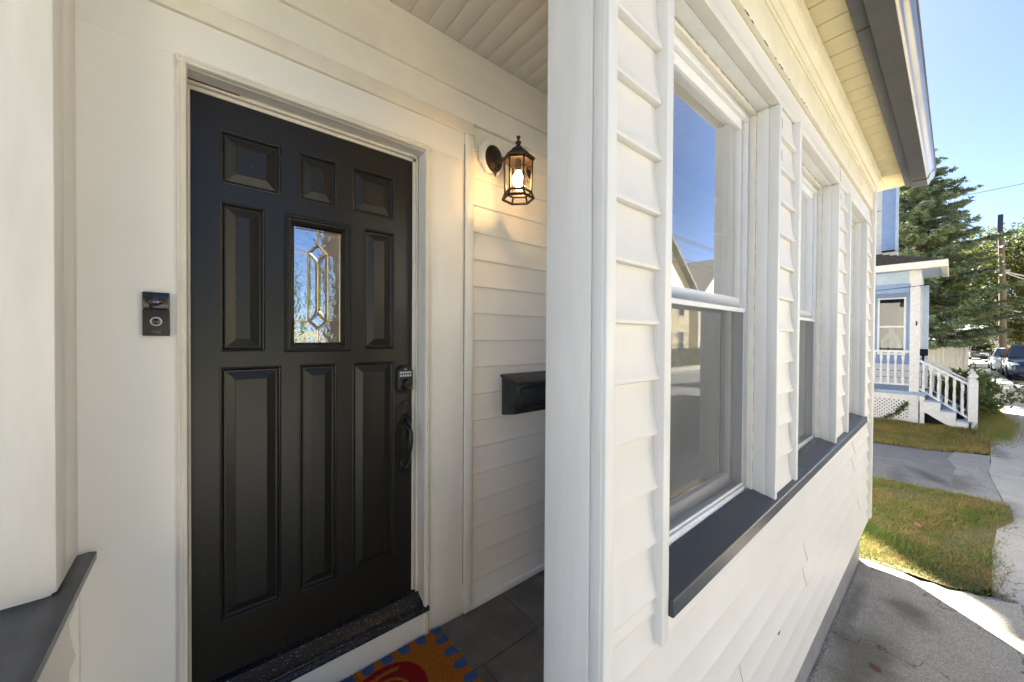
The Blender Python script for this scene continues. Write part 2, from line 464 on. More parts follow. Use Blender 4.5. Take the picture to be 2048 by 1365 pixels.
class MB:
    """Collects shapes for one mesh object."""

    def __init__(self):
        self.v, self.f, self.m = [], [], []

    def add(self, vs_, fs, mi=0):
        n = len(self.v)
        self.v += [tuple(p) for p in vs_]
        self.f += [tuple(i + n for i in f) for f in fs]
        self.m += [mi] * len(fs)
        return self

    def box(self, x0, x1, y0, y1, z0, z1, mi=0, sh=0.0, xr=0.0):
        """axis-aligned box; sh tilts it along X (rise per metre, zero at xr)"""
        def Z(x, z):
            return z + sh * (x - xr)
        vs_ = [(x, y, Z(x, z)) for z in (z0, z1) for y in (y0, y1) for x in (x0, x1)]
        fs = [(0, 2, 3, 1), (4, 5, 7, 6), (0, 1, 5, 4), (2, 6, 7, 3), (0, 4, 6, 2), (1, 3, 7, 5)]
        return self.add(vs_, fs, mi)

    def extrude(self, prof, A, B, out, upv=(0, 0, 1), mi=0, caps=True, closed=True):
        """profile [(d,z)..] swept from A to B; d along out, z along upv"""
        A, B, out, upv = Vector(A), Vector(B), Vector(out), Vector(upv)
        n = len(prof)
        vs_ = [A + out * d + upv * z for d, z in prof] + [B + out * d + upv * z for d, z in prof]
        fs = []
        for i in range(n if closed else n - 1):
            j = (i + 1) % n
            fs.append((i, j, n + j, n + i))
        if caps and closed:
            fs.append(tuple(range(n - 1, -1, -1)))
            fs.append(tuple(range(n, 2 * n)))
        return self.add(vs_, fs, mi)

    def tube(self, pts, rad, seg=8, mi=0, caps=True):
        pts = [Vector(p) for p in pts]
        if not isinstance(rad, (list, tuple)):
            rad = [rad] * len(pts)
        vs_, fs = [], []
        n = len(pts)
        ref = Vector((0, 0, 1))
        for i, p in enumerate(pts):
            t = (pts[min(i + 1, n - 1)] - pts[max(i - 1, 0)]).normalized()
            if abs(t.dot(ref)) > 0.95:
                ref = Vector((1, 0, 0)) if abs(t.x) < 0.9 else Vector((0, 1, 0))
            a = t.cross(ref).normalized()
            b_ = t.cross(a).normalized()
            for k in range(seg):
                th = 2 * math.pi * k / seg
                vs_.append(p + (a * math.cos(th) + b_ * math.sin(th)) * rad[i])
        for i in range(n - 1):
            for k in range(seg):
                k2 = (k + 1) % seg
                fs.append((i * seg + k, i * seg + k2, (i + 1) * seg + k2, (i + 1) * seg + k))
        if caps:
            fs.append(tuple(range(seg - 1, -1, -1)))
            fs.append(tuple((n - 1) * seg + k for k in range(seg)))
        return self.add(vs_, fs, mi)

    def lathe(self, prof, c=(0, 0, 0), seg=16, mi=0, axis='Z', rot=0.0):
        """profile [(r,h)..] turned about an axis through c"""
        vs_, fs = [], []
        for r_, h in prof:
            for k in range(seg):
                th = 2 * math.pi * k / seg + rot
                a, b_ = r_ * math.cos(th), r_ * math.sin(th)
                p = {'Z': (a, b_, h), 'Y': (a, h, b_), 'X': (h, a, b_)}[axis]
                vs_.append((c[0] + p[0], c[1] + p[1], c[2] + p[2]))
        n = len(prof)
        for i in range(n - 1):
            for k in range(seg):
                k2 = (k + 1) % seg
                fs.append((i * seg + k, i * seg + k2, (i + 1) * seg + k2, (i + 1) * seg + k))
        fs.append(tuple(range(seg - 1, -1, -1)))
        fs.append(tuple((n - 1) * seg + k for k in range(seg)))
        return self.add(vs_, fs, mi)

    def prism(self, poly, y0, y1, mi=0):
        """polygon [(x,z)..] given thickness along Y"""
        n = len(poly)
        vs_ = [(x, y0, z) for x, z in poly] + [(x, y1, z) for x, z in poly]
        fs = [tuple(range(n)), tuple(range(2 * n - 1, n - 1, -1))]
        for i in range(n):
            j = (i + 1) % n
            fs.append((i, n + i, n + j, j))
        return self.add(vs_, fs, mi)

    def prism_x(self, poly, x0, x1, mi=0):
        """polygon [(y,z)..] given thickness along X"""
        n = len(poly)
        vs_ = [(x0, y, z) for y, z in poly] + [(x1, y, z) for y, z in poly]
        fs = [tuple(range(n)), tuple(range(2 * n - 1, n - 1, -1))]
        for i in range(n):
            j = (i + 1) % n
            fs.append((i, n + i, n + j, j))
        return self.add(vs_, fs, mi)

    def mesh(self, name, sm=None, bevel=0.0, fixn=True):
        me = bpy.data.meshes.new(name)
        me.from_pydata(self.v, [], self.f)
        if len(set(self.m)) > 1:
            me.polygons.foreach_set("material_index", self.m)
        if fixn or bevel > 0:
            bm = bmesh.new()
            bm.from_mesh(me)
            if bevel > 0:
                bmesh.ops.remove_doubles(bm, verts=bm.verts, dist=1e-6)
                es = [e for e in bm.edges if len(e.link_faces) == 2 and e.calc_face_angle(0) > 0.6]
                bmesh.ops.bevel(bm, geom=es, offset=bevel, segments=2, profile=0.5, affect='EDGES', clamp_overlap=True)
            bmesh.ops.recalc_face_normals(bm, faces=bm.faces)
            bm.to_mesh(me)
            bm.free()
        if sm:
            smooth(me, sm)
        me.update()
        return me

    def build(self, name, mats, parent=None, sm=None, bevel=0.0, mw=None):
        return me_obj(name, self.mesh(name, sm, bevel), mats, parent, mw)


def box(name, x0, x1, y0, y1, z0, z1, m, parent=None, bevel=0.0, sh=0.0, xr=0.0):
    return MB().box(x0, x1, y0, y1, z0, z1, 0, sh, xr).build(name, m, parent, 40 if bevel else None, bevel)


def dup(o, parent, mw, name=None):
    c = o.copy()
    if name:
        c.name = name
    return link(c, parent, mw)


# vinyl clapboard profile: (distance out of the wall, height above the lower edge)
def clap(h, s=1.0):
    return [(0.0, 0.003), (0.0135 * s, 0.0), (0.0172 * s, 0.0025), (0.0180 * s, 0.007), (0.0168 * s, 0.013), (0.0140 * s, 0.024),
            (0.0108 * s, 0.042), (0.0078 * s, 0.066), (0.0056 * s, 0.092), (0.0044 * s, 0.118 * h / .139), (0.0038 * s, h + 0.002), (0.0, h + 0.002)]


def courses(parent, x0, x1, ywall, zs, h, m="vinyl_white", sh=0.0, xr=0.0, name="siding_board", s=1.0):
    """horizontal siding boards on a wall that faces -Y"""
    for z in zs:
        MB().extrude(clap(h, s), (x0, ywall, z + sh * (x0 - xr)), (x1, ywall, z + sh * (x1 - xr)), (0, -1, 0)).build(name, m, parent, 38)


# ------------------------------------------------------------------ ground
def sheet(name, pts, z, m, kind="structure", thick=0.0):
    n = len(pts)
    mb = MB()
    if thick > 0:
        mb.add([(x, y, z) for x, y in pts] + [(x, y, z - thick) for x, y in pts],
               [tuple(range(n))] + [(i, n + i, n + (i + 1) % n, (i + 1) % n) for i in range(n)])
    else:
        mb.add([(x, y, z) for x, y in pts], [tuple(range(n))])
    return setp(mb.build(name, m), kind=kind)


sheet("ground", [(-300, -300), (600, -300), (600, 300), (-300, 300)], -0.16, "soil")
sheet("road", [(-120, -9.2), (300, -9.2), (300, -1.72), (-120, -1.72)], -0.12, "road_asphalt")
sheet("sidewalk", [(-120, -1.56), (300, -1.56), (300, -0.85), (20, -0.85), (15.2, -0.80), (11.6, -0.45), (9.9, -0.40), (9.0, -0.34), (7.4, -0.40), (6.8, -0.42),
                   (6.4, -0.30), (5.5, -0.235), (4.80, -0.21), (4.66, -0.34), (-120, -0.34)], -0.004, "walk_concrete", thick=0.2)

# sidewalk slabs, each a piece of its own on the bedding strip
walk = bpy.data.objects["sidewalk"]
WALK_L = [(-6, -0.34), (4.66, -0.34), (4.80, -0.21), (5.5, -0.235), (6.4, -0.30), (6.8, -0.42), (7.4, -0.40), (9.0, -0.34), (9.9, -0.40), (11.6, -0.45), (15.2, -0.80), (20, -0.85), (200, -0.85)]


def walk_left(x):
    for (a, ya), (b_, yb) in zip(WALK_L, WALK_L[1:]):
        if a <= x <= b_:
            return ya + (yb - ya) * (x - a) / (b_ - a)
    return -0.85


x = -1.30
while x < 46:
    L = 1.19
    if x < 4.66 < x + L:
        L = 4.66 - x
    a, b_ = x + 0.006, x + L - 0.006
    xs = np.linspace(a, b_, 9)
    pl = [(t, walk_left(t) - 0.004 + random.uniform(-.006, .006)) for t in xs] + [(b_, -1.553), (a, -1.553)]
    z0 = 0.0 + random.uniform(-0.004, 0.003)
    n = len(pl)
    mb = MB()
    mb.add([(px, py, z0) for px, py in pl] + [(px, py, -0.1) for px, py in pl], [tuple(range(n))] + [(i, n + i, n + (i + 1) % n, (i + 1) % n) for i in range(n)])
    mb.build("paving_slab", "walk_concrete", walk)
    x += L
mb = MB()
mb.box(-120, 300, -1.72, -1.565, -0.3, 0.0)
setp(mb.build("kerb", "kerb_stone"), kind="structure")
# far side of the street
mb = MB()
mb.box(-120, 300, -9.36, -9.2, -0.3, 0.0)
setp(mb.build("kerb", "kerb_stone"), kind="structure")
sheet("sidewalk", [(-120, -10.6), (300, -10.6), (300, -9.37), (-120, -9.37)], 0.0, "walk_concrete", thick=0.2)
sheet("lawn", [(-120, -60), (300, -60), (300, -10.61), (-120, -10.61)], -0.01, "far_lawn")

# concrete pad at the foot of the porch wall, its broken far edge
pad_pts = [(-2.0, -0.335), (4.655, -0.335), (4.60, -0.27), (4.53, -0.15), (4.555, -0.10), (4.47, 0.02), (4.50, 0.09), (4.46, 0.16), (4.51, 0.27), (4.505, 0.36), (4.52, 0.44), (4.515, 0.53), (-2.0, 0.53)]
pad = sheet("concrete_pad", pad_pts, 0.012, "pad_concrete", thick=0.2)
# low strip of broken concrete along the pad's far edge
mb = MB()
ed = [(4.66, -0.335), (4.70, -0.25), (4.62, -0.12), (4.60, 0.0), (4.565, 0.12), (4.575, 0.25), (4.56, 0.38), (4.565, 0.56)]
ei = [(4.66, -0.34), (4.605, -0.26), (4.535, -0.15), (4.475, 0.02), (4.465, 0.16), (4.515, 0.27), (4.51, 0.36), (4.52, 0.56)]
for i in range(len(ed) - 1):
    q = [ei[i], ed[i], ed[i + 1], ei[i + 1]]
    zz = random.uniform(-0.03, -0.005)
    mb.add([(a, b_, zz) for a, b_ in q] + [(a, b_, -0.15) for a, b_ in q], [(0, 1, 2, 3), (0, 4, 5, 1), (1, 5, 6, 2), (2, 6, 7, 3), (3, 7, 4, 0)])
setp(mb.build("broken_edging", "apron_concrete"), kind="structure")

# driveway between the houses and its apron
sheet("driveway", [(7.36, -0.05), (7.30, 0.6), (7.2, 14), (9.85, 14), (9.85, 1.0), (9.95, 0.32), (10.15, -0.08), (9.3, -0.02), (8.3, -0.10)], -0.008, "drive_asphalt")
sheet("driveway_apron", [(7.36, -0.42), (9.0, -0.345), (10.3, -0.41), (10.2, -0.02), (9.5, 0.06), (8.9, -0.03), (8.2, 0.02), (7.36, -0.02)], -0.004, "apron_concrete")

LAWN1 = [(4.56, 0.6), (4.56, 0.0), (4.68, -0.15), (4.83, -0.215), (5.5, -0.24), (6.35, -0.30), (6.75, -0.43), (7.35, -0.44), (7.42, -0.2), (7.38, 0.05), (7.30, 0.6), (7.2, 3.0), (4.70, 3.0)]
LAWN2 = [(9.93, 1.6), (9.9, 0.95), (9.93, 0.32), (10.2, -0.05), (10.45, -0.39), (11.4, -0.46), (13.0, -0.58), (15.2, -0.81), (20, -0.86), (25, -0.86), (25, 1.0), (14.0, 1.0), (13.2, 1.6), (12.9, 2.2)]
sheet("lawn", LAWN1, 0.0, "soil")
sheet("lawn", LAWN2, 0.0, "soil")


def in_poly(px, py, poly):
    inside = np.zeros(len(px), bool)
    n = len(poly)
    for i in range(n):
        x0, y0 = poly[i]
        x1, y1 = poly[(i + 1) % n]
        c = ((y0 > py) != (y1 > py)) & (px < (x1 - x0) * (py - y0) / (y1 - y0 + 1e-12) + x0)
        inside ^= c
    return inside


def tri_mesh(name, V, m, parent=None, kind=None, label=None, cat=None):
    """V: (n,3,3) triangles"""
    n = len(V)
    me = bpy.data.meshes.new(name)
    me.vertices.add(n * 3)
    me.vertices.foreach_set("co", V.reshape(-1).astype(np.float32))
    me.loops.add(n * 3)
    me.loops.foreach_set("vertex_index", np.arange(n * 3, dtype=np.int32))
    me.polygons.add(n)
    me.polygons.foreach_set("loop_start", np.arange(0, n * 3, 3, dtype=np.int32))
    me.update(calc_edges=True)
    o = me_obj(name, me, m, parent)
    return setp(o, label, cat, None, kind)


def grass(name, poly, n, hmin, hmax, m, label, wid=0.004, lean=0.6, edge_soft=0.02):
    xs = [p[0] for p in poly]
    ys = [p[1] for p in poly]
    px = RNG.uniform(min(xs), max(xs), n * 3)
    py = RNG.uniform(min(ys), max(ys), n * 3)
    # ragged outline and thin patches
    jx = px + RNG.normal(0, edge_soft, n * 3)
    jy = py + RNG.normal(0, edge_soft, n * 3)
    k = in_poly(jx, jy, poly)
    patch = 0.5 + 0.25 * np.sin(px * 5.1 + 1.3 * np.sin(py * 4)) + 0.25 * np.sin(py * 7.3 + px * 2.1)
    bare = 0.5 + 0.5 * np.sin(px * 2.3 + 2.0 * np.sin(py * 3.1 + 1.0)) * np.sin(py * 3.7 + 1.7 * np.sin(px * 1.9))
    k &= RNG.uniform(0, 1, n * 3) < (0.15 + 0.55 * patch + 0.5 * bare)
    px, py, patch = px[k][:n], py[k][:n], patch[k][:n]
    n = len(px)
    h = RNG.uniform(hmin, hmax, n) * (0.6 + 0.6 * patch)
    th = RNG.uniform(0, 2 * np.pi, n)
    ph = RNG.uniform(0, 2 * np.pi, n)
    l = RNG.uniform(0.1, lean, n) * h
    w = wid * RNG.uniform(0.6, 1.4, n)
    V = np.zeros((n, 3, 3))
    V[:, 0] = np.stack([px - w * np.cos(th), py - w * np.sin(th), np.full(n, -0.005)], 1)
    V[:, 1] = np.stack([px + w * np.cos(th), py + w * np.sin(th), np.full(n, -0.005)], 1)
    V[:, 2] = np.stack([px + l * np.cos(ph), py + l * np.sin(ph), h], 1)
    return tri_mesh(name, V, m, None, "stuff", label, "grass")


grass("grass", [p for p in LAWN1[:-2]] + [(7.2, 1.6), (4.6, 1.6)], 42000, 0.012, 0.065, "grass_blades", "patchy green lawn beside the white porch wall", 0.0042, 1.6, 0.05)
grass("grass", LAWN2, 60000, 0.02, 0.075, "dry_grass_blades", "yellowing lawn in front of the blue trimmed porch", 0.006, 1.4, 0.06)

# ------------------------------------------------------------------ our house
house = thing("porch_house", "white vinyl sided house with black front door and windowed front porch, filling the foreground", "house", (0.65, 0.5, 0))

# main block behind the porch
mb = MB()
mb.box(-3.4, -0.36, 1.64, 9.8, 0, 4.4).box(-0.36, -0.09, 1.64, 1.80, 0, 4.4).box(0.83, 4.55, 1.645, 1.80, 0, 4.4).box(-0.09, 0.83, 1.645, 1.80, 2.88, 4.4).box(-0.09, 0.83, 1.70, 1.80, 0, 0.68)
mb.box(-0.36, 4.55, 9.6, 9.8, 0, 4.4).box(4.45, 4.55, 1.80, 9.6, 0, 4.4)
mb.build("main_wall", "vinyl_side", house)
mb = MB()
mb.prism([(-3.7, 4.3), (0.6, 6.2), (4.85, 4.3), (4.85, 4.5), (0.6, 6.4), (-3.7, 4.5)], 1.3, 10.1)
mb.prism([(-3.4, 4.4), (0.6, 9.5), (4.55, 4.4)], 1.66, 9.7)
mb.build("main_roof", "roof_shingle", house)

# dark panel behind the door glass, the unlit hall put into its colour
box("dark_hall_panel", -0.30, 1.1, 1.90, 1.92, 0.6, 3.0, "dark_room", house)

# ---- door wall: flat surround boards, trims
door_wall = box("door_surround", -0.36, -0.0640, 1.612, 1.64, 0.54, 2.8717, "board_white", house)      # board left of the door
box("surround_board", 0.8222, 1.020, 1.6122, 1.644, 0.54, 2.8715, "board_white", door_wall, 0.0008)      # right of the door
box("surround_board", -0.36, 1.020, 1.612, 1.644, 2.8722, 3.006, "board_white", door_wall, 0.0006)   # above the door
# fine seam above the doorway's left corner
box("head_strip", -0.30, 1.072, 1.598, 1.630, 3.0062, 3.0694, "trim_cream", door_wall, 0.004)
box("edge_strip", 1.022, 1.070, 1.598, 1.644, 0.545, 3.004, "trim_white", door_wall, 0.004)
MB().box(1.0195, 1.0225, 1.607, 1.63, 0.7, 2.95).build("joint", "caulk_stain", door_wall)
# frieze and crown
cr = MB()
cr.box(-0.30, 4.55, 1.600, 1.644, 3.0695, 3.196)
cr.box(-0.30, 4.55, 1.585, 1.644, 3.196, 3.318)
cr.extrude([(0, 0), (0.006, 0), (0.012, 0.012), (0.016, 0.03), (0.026, 0.05), (0.04, 0.066), (0.044, 0.082), (0, 0.082)], (-0.30, 1.604, 3.318), (4.55, 1.604, 3.318), (0, -1, 0))
cr.build("crown_moulding", "ceiling_paint", house, 35)
# ceiling boards, butted with dark grooves above them
ceil_ = MB().box(-0.30, 4.55, 0.52, 1.64, 3.416, 3.47).build("porch_ceiling", "crack", house)
me = MB().box(0.0008, 0.0832, 0.65, 1.562, 3.400, 3.4155).mesh("ceiling_board", 40, 0.0014)
k = 0
while -0.295 + k * 0.084 < 4.47:
    o = me_obj("ceiling_board", me, "ceiling_paint", ceil_, Matrix.Translation((-0.24 + 0.017 + k * 0.084 - 0.084, 0, random.uniform(-.0006, .0006))))
    k += 1

# siding on the house wall behind the porch windows and beside the door
sid = MB().box(1.07, 4.45, 1.625, 1.644, 0.55, 3.07).build("door_side_wall", "board_white", house)
zs = [2.518 - 0.1418 * i for i in range(-4, 14)]
courses(sid, 1.070, 4.44, 1.626, zs, 0.1418, s=0.62)
box("base_strip", 1.070, 4.44, 1.602, 1.625, 0.541, 0.572, "trim_white", sid, 0.003)

# door casing: moulded frame, jamb and stops
cas = MB()
prof = [(0, 0), (0, 0.016), (0.006, 0.020), (0.010, 0.017), (0.016, 0.022), (0.022, 0.020), (0.026, 0.012), (0.026, 0)]   # (width inwards, out)
for (A, B, inw, outv) in (((-0.066, 1.613, 0.545), (-0.066, 1.613, 2.868), (1, 0, 0), (0, -1, 0)), ((0.824, 1.613, 0.545), (0.824, 1.613, 2.868), (-1, 0, 0), (0, -1, 0)), ((-0.066, 1.6132, 2.870), (0.824, 1.6132, 2.870), (0, 0, -1), (0, -1, 0))):
    cas.extrude(prof, A, B, inw, outv)
frame = cas.build("door_frame", "trim_cream", house, 35)
jb = MB()
jb.box(-0.064, -0.050, 1.613, 1.73, 0.60, 2.868).box(0.802, 0.822, 1.613, 1.73, 0.60, 2.868).box(-0.050, 0.802, 1.613, 1.73, 2.842, 2.868)
jb.build("jamb", "trim_white", frame)
st = MB()
for d, y0, y1 in ((0.012, 1.672, 1.690), (0.024, 1.690, 1.7)):
    st.box(0.802 - d, 0.802, y0, y1, 0.72, 2.842).box(-0.050, -0.050 + d * .6, y0, y1, 0.72, 2.842).box(-0.050, 0.802, y0, y1, 2.842 - d, 2.842)
st.build("stop", "trim_cream", frame, 40, 0.002)
# caulk line in the head corner
MB().box(-0.048, 0.10, 1.668, 1.672, 2.838, 2.8415).build("stain", "brown_wood", frame)

# ---- the door
DY = 1.695
doorx0, doorx1, doorz0, doorz1 = -0.044, 0.786, 0.722, 2.828
PANELS = [(0.045, 0.232, 2.518, 2.712), (0.293, 0.436, 2.518, 2.712), (0.497, 0.688, 2.518, 2.712),
          (0.044, 0.180, 1.912, 2.455), (0.547, 0.689, 1.912, 2.455),
          (0.042, 0.233, 0.927, 1.855), (0.294, 0.437, 0.927, 1.855), (0.499, 0.691, 0.927, 1.855)]
LITE = (0.243, 0.494, 1.906, 2.455)
rects = PANELS + [LITE]
xs = sorted(set([doorx0, doorx1] + [v for r_ in rects for v in r_[:2]]))
zz = sorted(set([doorz0, doorz1] + [v for r_ in rects for v in r_[2:]]))
sl = MB()
for i in range(len(xs) - 1):
    for j in range(len(zz) - 1):
        cx, cz = (xs[i] + xs[i + 1]) / 2, (zz[j] + zz[j + 1]) / 2
        if any(a < cx < b_ and c < cz < d for a, b_, c, d in rects):
            continue
        sl.add([(xs[i], DY, zz[j]), (xs[i + 1], DY, zz[j]), (xs[i + 1], DY, zz[j + 1]), (xs[i], DY, zz[j + 1])], [(0, 1, 2, 3)])
n0 = len(sl.v)
sl.add([(doorx0, DY, doorz0), (doorx1, DY, doorz0), (doorx1, DY, doorz1), (doorx0, DY, doorz1), (doorx0, DY + .044, doorz0), (doorx1, DY + .044, doorz0), (doorx1, DY + .044, doorz1), (doorx0, DY + .044, doorz1)],
       [(0, 4, 5, 1), (1, 5, 6, 2), (2, 6, 7, 3), (3, 7, 4, 0)])
door = sl.build("front_door", "door_black", house)
door["label"] = "black nine panel front door with a small leaded glass lite"


def rings(mb, rect, steps, cap=True, mi=0):
    a, b_, c, d = rect
    loops = []
    for ins, dy in steps:
        y = DY + dy
        loops.append([(a + ins, y, c + ins), (b_ - ins, y, c + ins), (b_ - ins, y, d - ins), (a + ins, y, d - ins)])
    base = len(mb.v)
    for lp in loops:
        mb.v += lp
    for i in range(len(loops) - 1):
        for k_ in range(4):
            k2 = (k_ + 1) % 4
            mb.f.append((base + i * 4 + k_, base + i * 4 + k2, base + i * 4 + 4 + k2, base + i * 4 + 4 + k_))
            mb.m.append(mi)
    if cap:
        q = base + (len(loops) - 1) * 4
        mb.f.append((q, q + 1, q + 2, q + 3))
        mb.m.append(mi)


for r_ in PANELS:
    mb = MB()
    bev = 0.046 if (r_[1] - r_[0]) > 0.15 or True else 0.03
    if r_[1] - r_[0] < 0.15:
        bev = 0.046
    rings(mb, r_, [(0, 0), (0.0015, -0.0022), (0.005, -0.0034), (0.008, -0.0018), (0.0105, 0.006), (0.014, 0.0095), (0.018, 0.0098), (bev, 0.0015), (bev + 0.0012, 0.0002)])
    mb.build("panel", "door_black", door)
# lite: moulded frame, brass cames, glass pieces
mb = MB()
rings(mb, LITE, [(0, 0), (0.002, -0.004), (0.006, -0.0075), (0.011, -0.007), (0.014, -0.003), (0.018, -0.004), (0.023, -0.0035), (0.027, 0.002), (0.031, 0.007), (0.036, 0.013)], cap=False)
mb.build("lite_frame", "door_black", door)
gx0, gx1, gz0, gz1 = 0.279, 0.456, 1.944, 2.412
GY = DY + 0.0125
cx = 0.3655
T0, TT, TB = 2.313, 2.356, 2.272
B0, BT, BB = 2.031, 2.071, 1.996
lx, rx = 0.3275, 0.4035
bo = 0.006
pieces = [
    [(cx, TT), (lx, T0), (cx, TB), (rx, T0)], [(cx, BT), (lx, B0), (cx, BB), (rx, B0)],
    [(lx, T0), (lx, B0), (cx, BT), (cx, TB)], [(rx, T0), (cx, TB), (cx, BT), (rx, B0)],
    [(gx0, T0), (gx0, B0), (lx, B0), (lx, T0)], [(rx, T0), (rx, B0), (gx1, B0), (gx1, T0)],
    [(gx0, gz1), (gx0, T0), (lx, T0), (cx, TT), (cx, gz1)], [(cx, gz1), (cx, TT), (rx, T0), (gx1, T0), (gx1, gz1)],
    [(gx0, B0), (gx0, gz0), (cx, gz0), (cx, BB), (lx, B0)], [(lx + 0.076, B0), (cx, BB), (cx, gz0), (gx1, gz0), (gx1, B0)]]
for i, pc in enumerate(pieces):
    mcx = sum(p[0] for p in pc) / len(pc)
    mcz = sum(p[1] for p in pc) / len(pc)
    tx, tz = random.uniform(-.02, .02), random.uniform(-.02, .02)
    mb = MB()
    if i < 4:                                   # bevelled clear pieces stand proud
        ins = [(mcx + (x - mcx) * (0.62 if i < 2 else 0.45), mcz + (z - mcz) * (0.62 if i < 2 else 0.93)) for x, z in pc]
        n = len(pc)
        mb.v = [(x, GY, z) for x, z in pc] + [(x, GY - 0.0035, z) for x, z in ins]
        mb.f = [(k_, (k_ + 1) % n, n + (k_ + 1) % n, n + k_) for k_ in range(n)] + [tuple(range(n, 2 * n))]
        mb.m = [0] * len(mb.f)
    else:
        mb.v = [(x, GY + (x - mcx) * tx + (z - mcz) * tz * .3, z) for x, z in pc]
        mb.f = [tuple(range(len(pc)))]
        mb.m = [0]
    mb.build("glass_piece", "lite_glass", door)
mb = MB()


def came(a, b_, w=0.0030):
    mb.tube([(a[0], GY - 0.001, a[1]), (b_[0], GY - 0.001, b_[1])], w, 6)


for a, b_ in (((cx, gz1), (cx, TT)), ((cx, TT), (lx, T0)), ((cx, TT), (rx, T0)), ((lx, T0), (cx, TB)), ((rx, T0), (cx, TB)), ((lx, T0), (lx, B0)), ((rx, T0), (rx, B0)),
              ((cx, TB), (cx, BT)), ((cx, BT), (lx, B0)), ((cx, BT), (rx, B0)), ((lx, B0), (cx, BB)), ((rx, B0), (cx, BB)), ((cx, BB), (cx, gz0)),
              ((gx0, T0), (lx, T0)), ((rx, T0), (gx1, T0)), ((gx0, B0), (lx, B0)), ((rx, B0), (gx1, B0)),
              ((gx0 + .004, gz1 - .006), (gx1 - .004, gz1 - .006)), ((gx1 - .005, gz1 - .006), (gx1 - .005, gz0 + .004))):
    came(a, b_)
mb.build("came", "brass", door, 60)

# deadbolt with keypad
db = MB()
cxd, czd = 0.737, 1.766
outl = []
w_, h_ = 0.038, 0.066
for t in range(0, 11):
    a = math.pi * (1 - t / 10)
    outl.append((cxd + w_ * 0.62 * math.cos(a), czd + h_ - 0.010 + 0.012 * math.sin(a)))
outl += [(cxd + w_, czd + h_ - 0.022), (cxd + w_, czd - h_ + 0.020)]
for t in range(0, 11):
    a = -math.pi * t / 10
    outl.append((cxd + w_ * 0.62 * math.cos(a), czd - h_ + 0.010 + 0.012 * math.sin(a)))
outl += [(cxd - w_, czd - h_ + 0.020), (cxd - w_, czd + h_ - 0.022)]
db.prism(outl, DY - 0.020, DY + 0.001)
bolt = db.build("deadbolt", "hardware_black", door, 40, 0.003)
db = MB()
db.lathe([(0.027, 0.0), (0.027, -0.006), (0.022, -0.010), (0.0215, -0.030), (0.019, -0.033), (0.012, -0.033), (0.011, -0.028), (0.007, -0.028), (0.006, -0.032), (0.0, -0.032)], (cxd, DY - 0.019, czd - 0.022), 28, 0, 'Y')
db.box(cxd - 0.0012, cxd + 0.0012, DY - 0.0535, DY - 0.050, czd - 0.027, czd - 0.017, 1)
for i in range(5):
    for j in range(2):
        bx, bz = cxd - 0.024 + i * 0.012, czd + 0.034 - j * 0.015
        db.box(bx - 0.0040, bx + 0.0040, DY - 0.0225, DY - 0.019, bz - 0.0048, bz + 0.0048, 2)
db.box(cxd - 0.007, cxd + 0.007, DY - 0.0206, DY - 0.019, czd + 0.048, czd + 0.051, 2)
o = db.build("lock_cylinder", ["hardware_black", "gap_black", "button_grey"], door, 40)
# handle set: shaped top plate, thumb latch, bowed grip, foot plate
hs = MB()


def plate(cx_, cz_, w_, h_, fl=1):
    p = [(-1, -.72), (-.85, -.86), (-.45, -.90), (-.2, -1), (.2, -1), (.45, -.90), (.85, -.86), (1, -.72), (.88, 0), (1, .6), (.72, .70), (.4, .92), (0, 1), (-.4, .92), (-.72, .70), (-1, .6), (-.88, 0)]
    return [(cx_ + a * w_, cz_ + fl * b_ * h_) for a, b_ in p]


hx = 0.741
hs.prism(plate(hx, 1.605, 0.036, 0.056), DY - 0.006, DY + 0.001)
hs.prism(plate(hx, 1.605, 0.029, 0.048), DY - 0.010, DY - 0.005)
hs.build("handle_plate", "hardware_black", door, 30, 0.0012)
hs = MB()
hs.prism(plate(hx, 1.348, 0.021, 0.036, -1), DY - 0.006, DY + 0.001)
hs.prism(plate(hx, 1.348, 0.015, 0.028, -1), DY - 0.010, DY - 0.005)
hs.build("foot_plate", "hardware_black", door, 30, 0.0012)
hs = MB()
hs.tube([(hx, DY - 0.006, 1.572), (hx, DY - 0.026, 1.565), (hx, DY - 0.050, 1.548), (hx, DY - 0.064, 1.52), (hx, DY - 0.066, 1.48), (hx, DY - 0.060, 1.44), (hx, DY - 0.048, 1.40), (hx, DY - 0.032, 1.37), (hx, DY - 0.014, 1.355), (hx, DY - 0.004, 1.352)],
        [0.009, 0.0095, 0.012, 0.0135, 0.014, 0.0125, 0.0105, 0.009, 0.0085, 0.010], 12)
hs.lathe([(0.0, 0.01), (0.008, 0.008), (0.010, 0.0), (0.008, -0.008), (0.0, -0.01)], (hx, DY - 0.016, 1.345), 12)
hs.tube([(hx, DY - 0.006, 1.592), (hx, DY - 0.028, 1.598), (hx, DY - 0.044, 1.590)], [0.006, 0.008, 0.010], 10)
hs.build("handle", "hardware_black", door, 50)

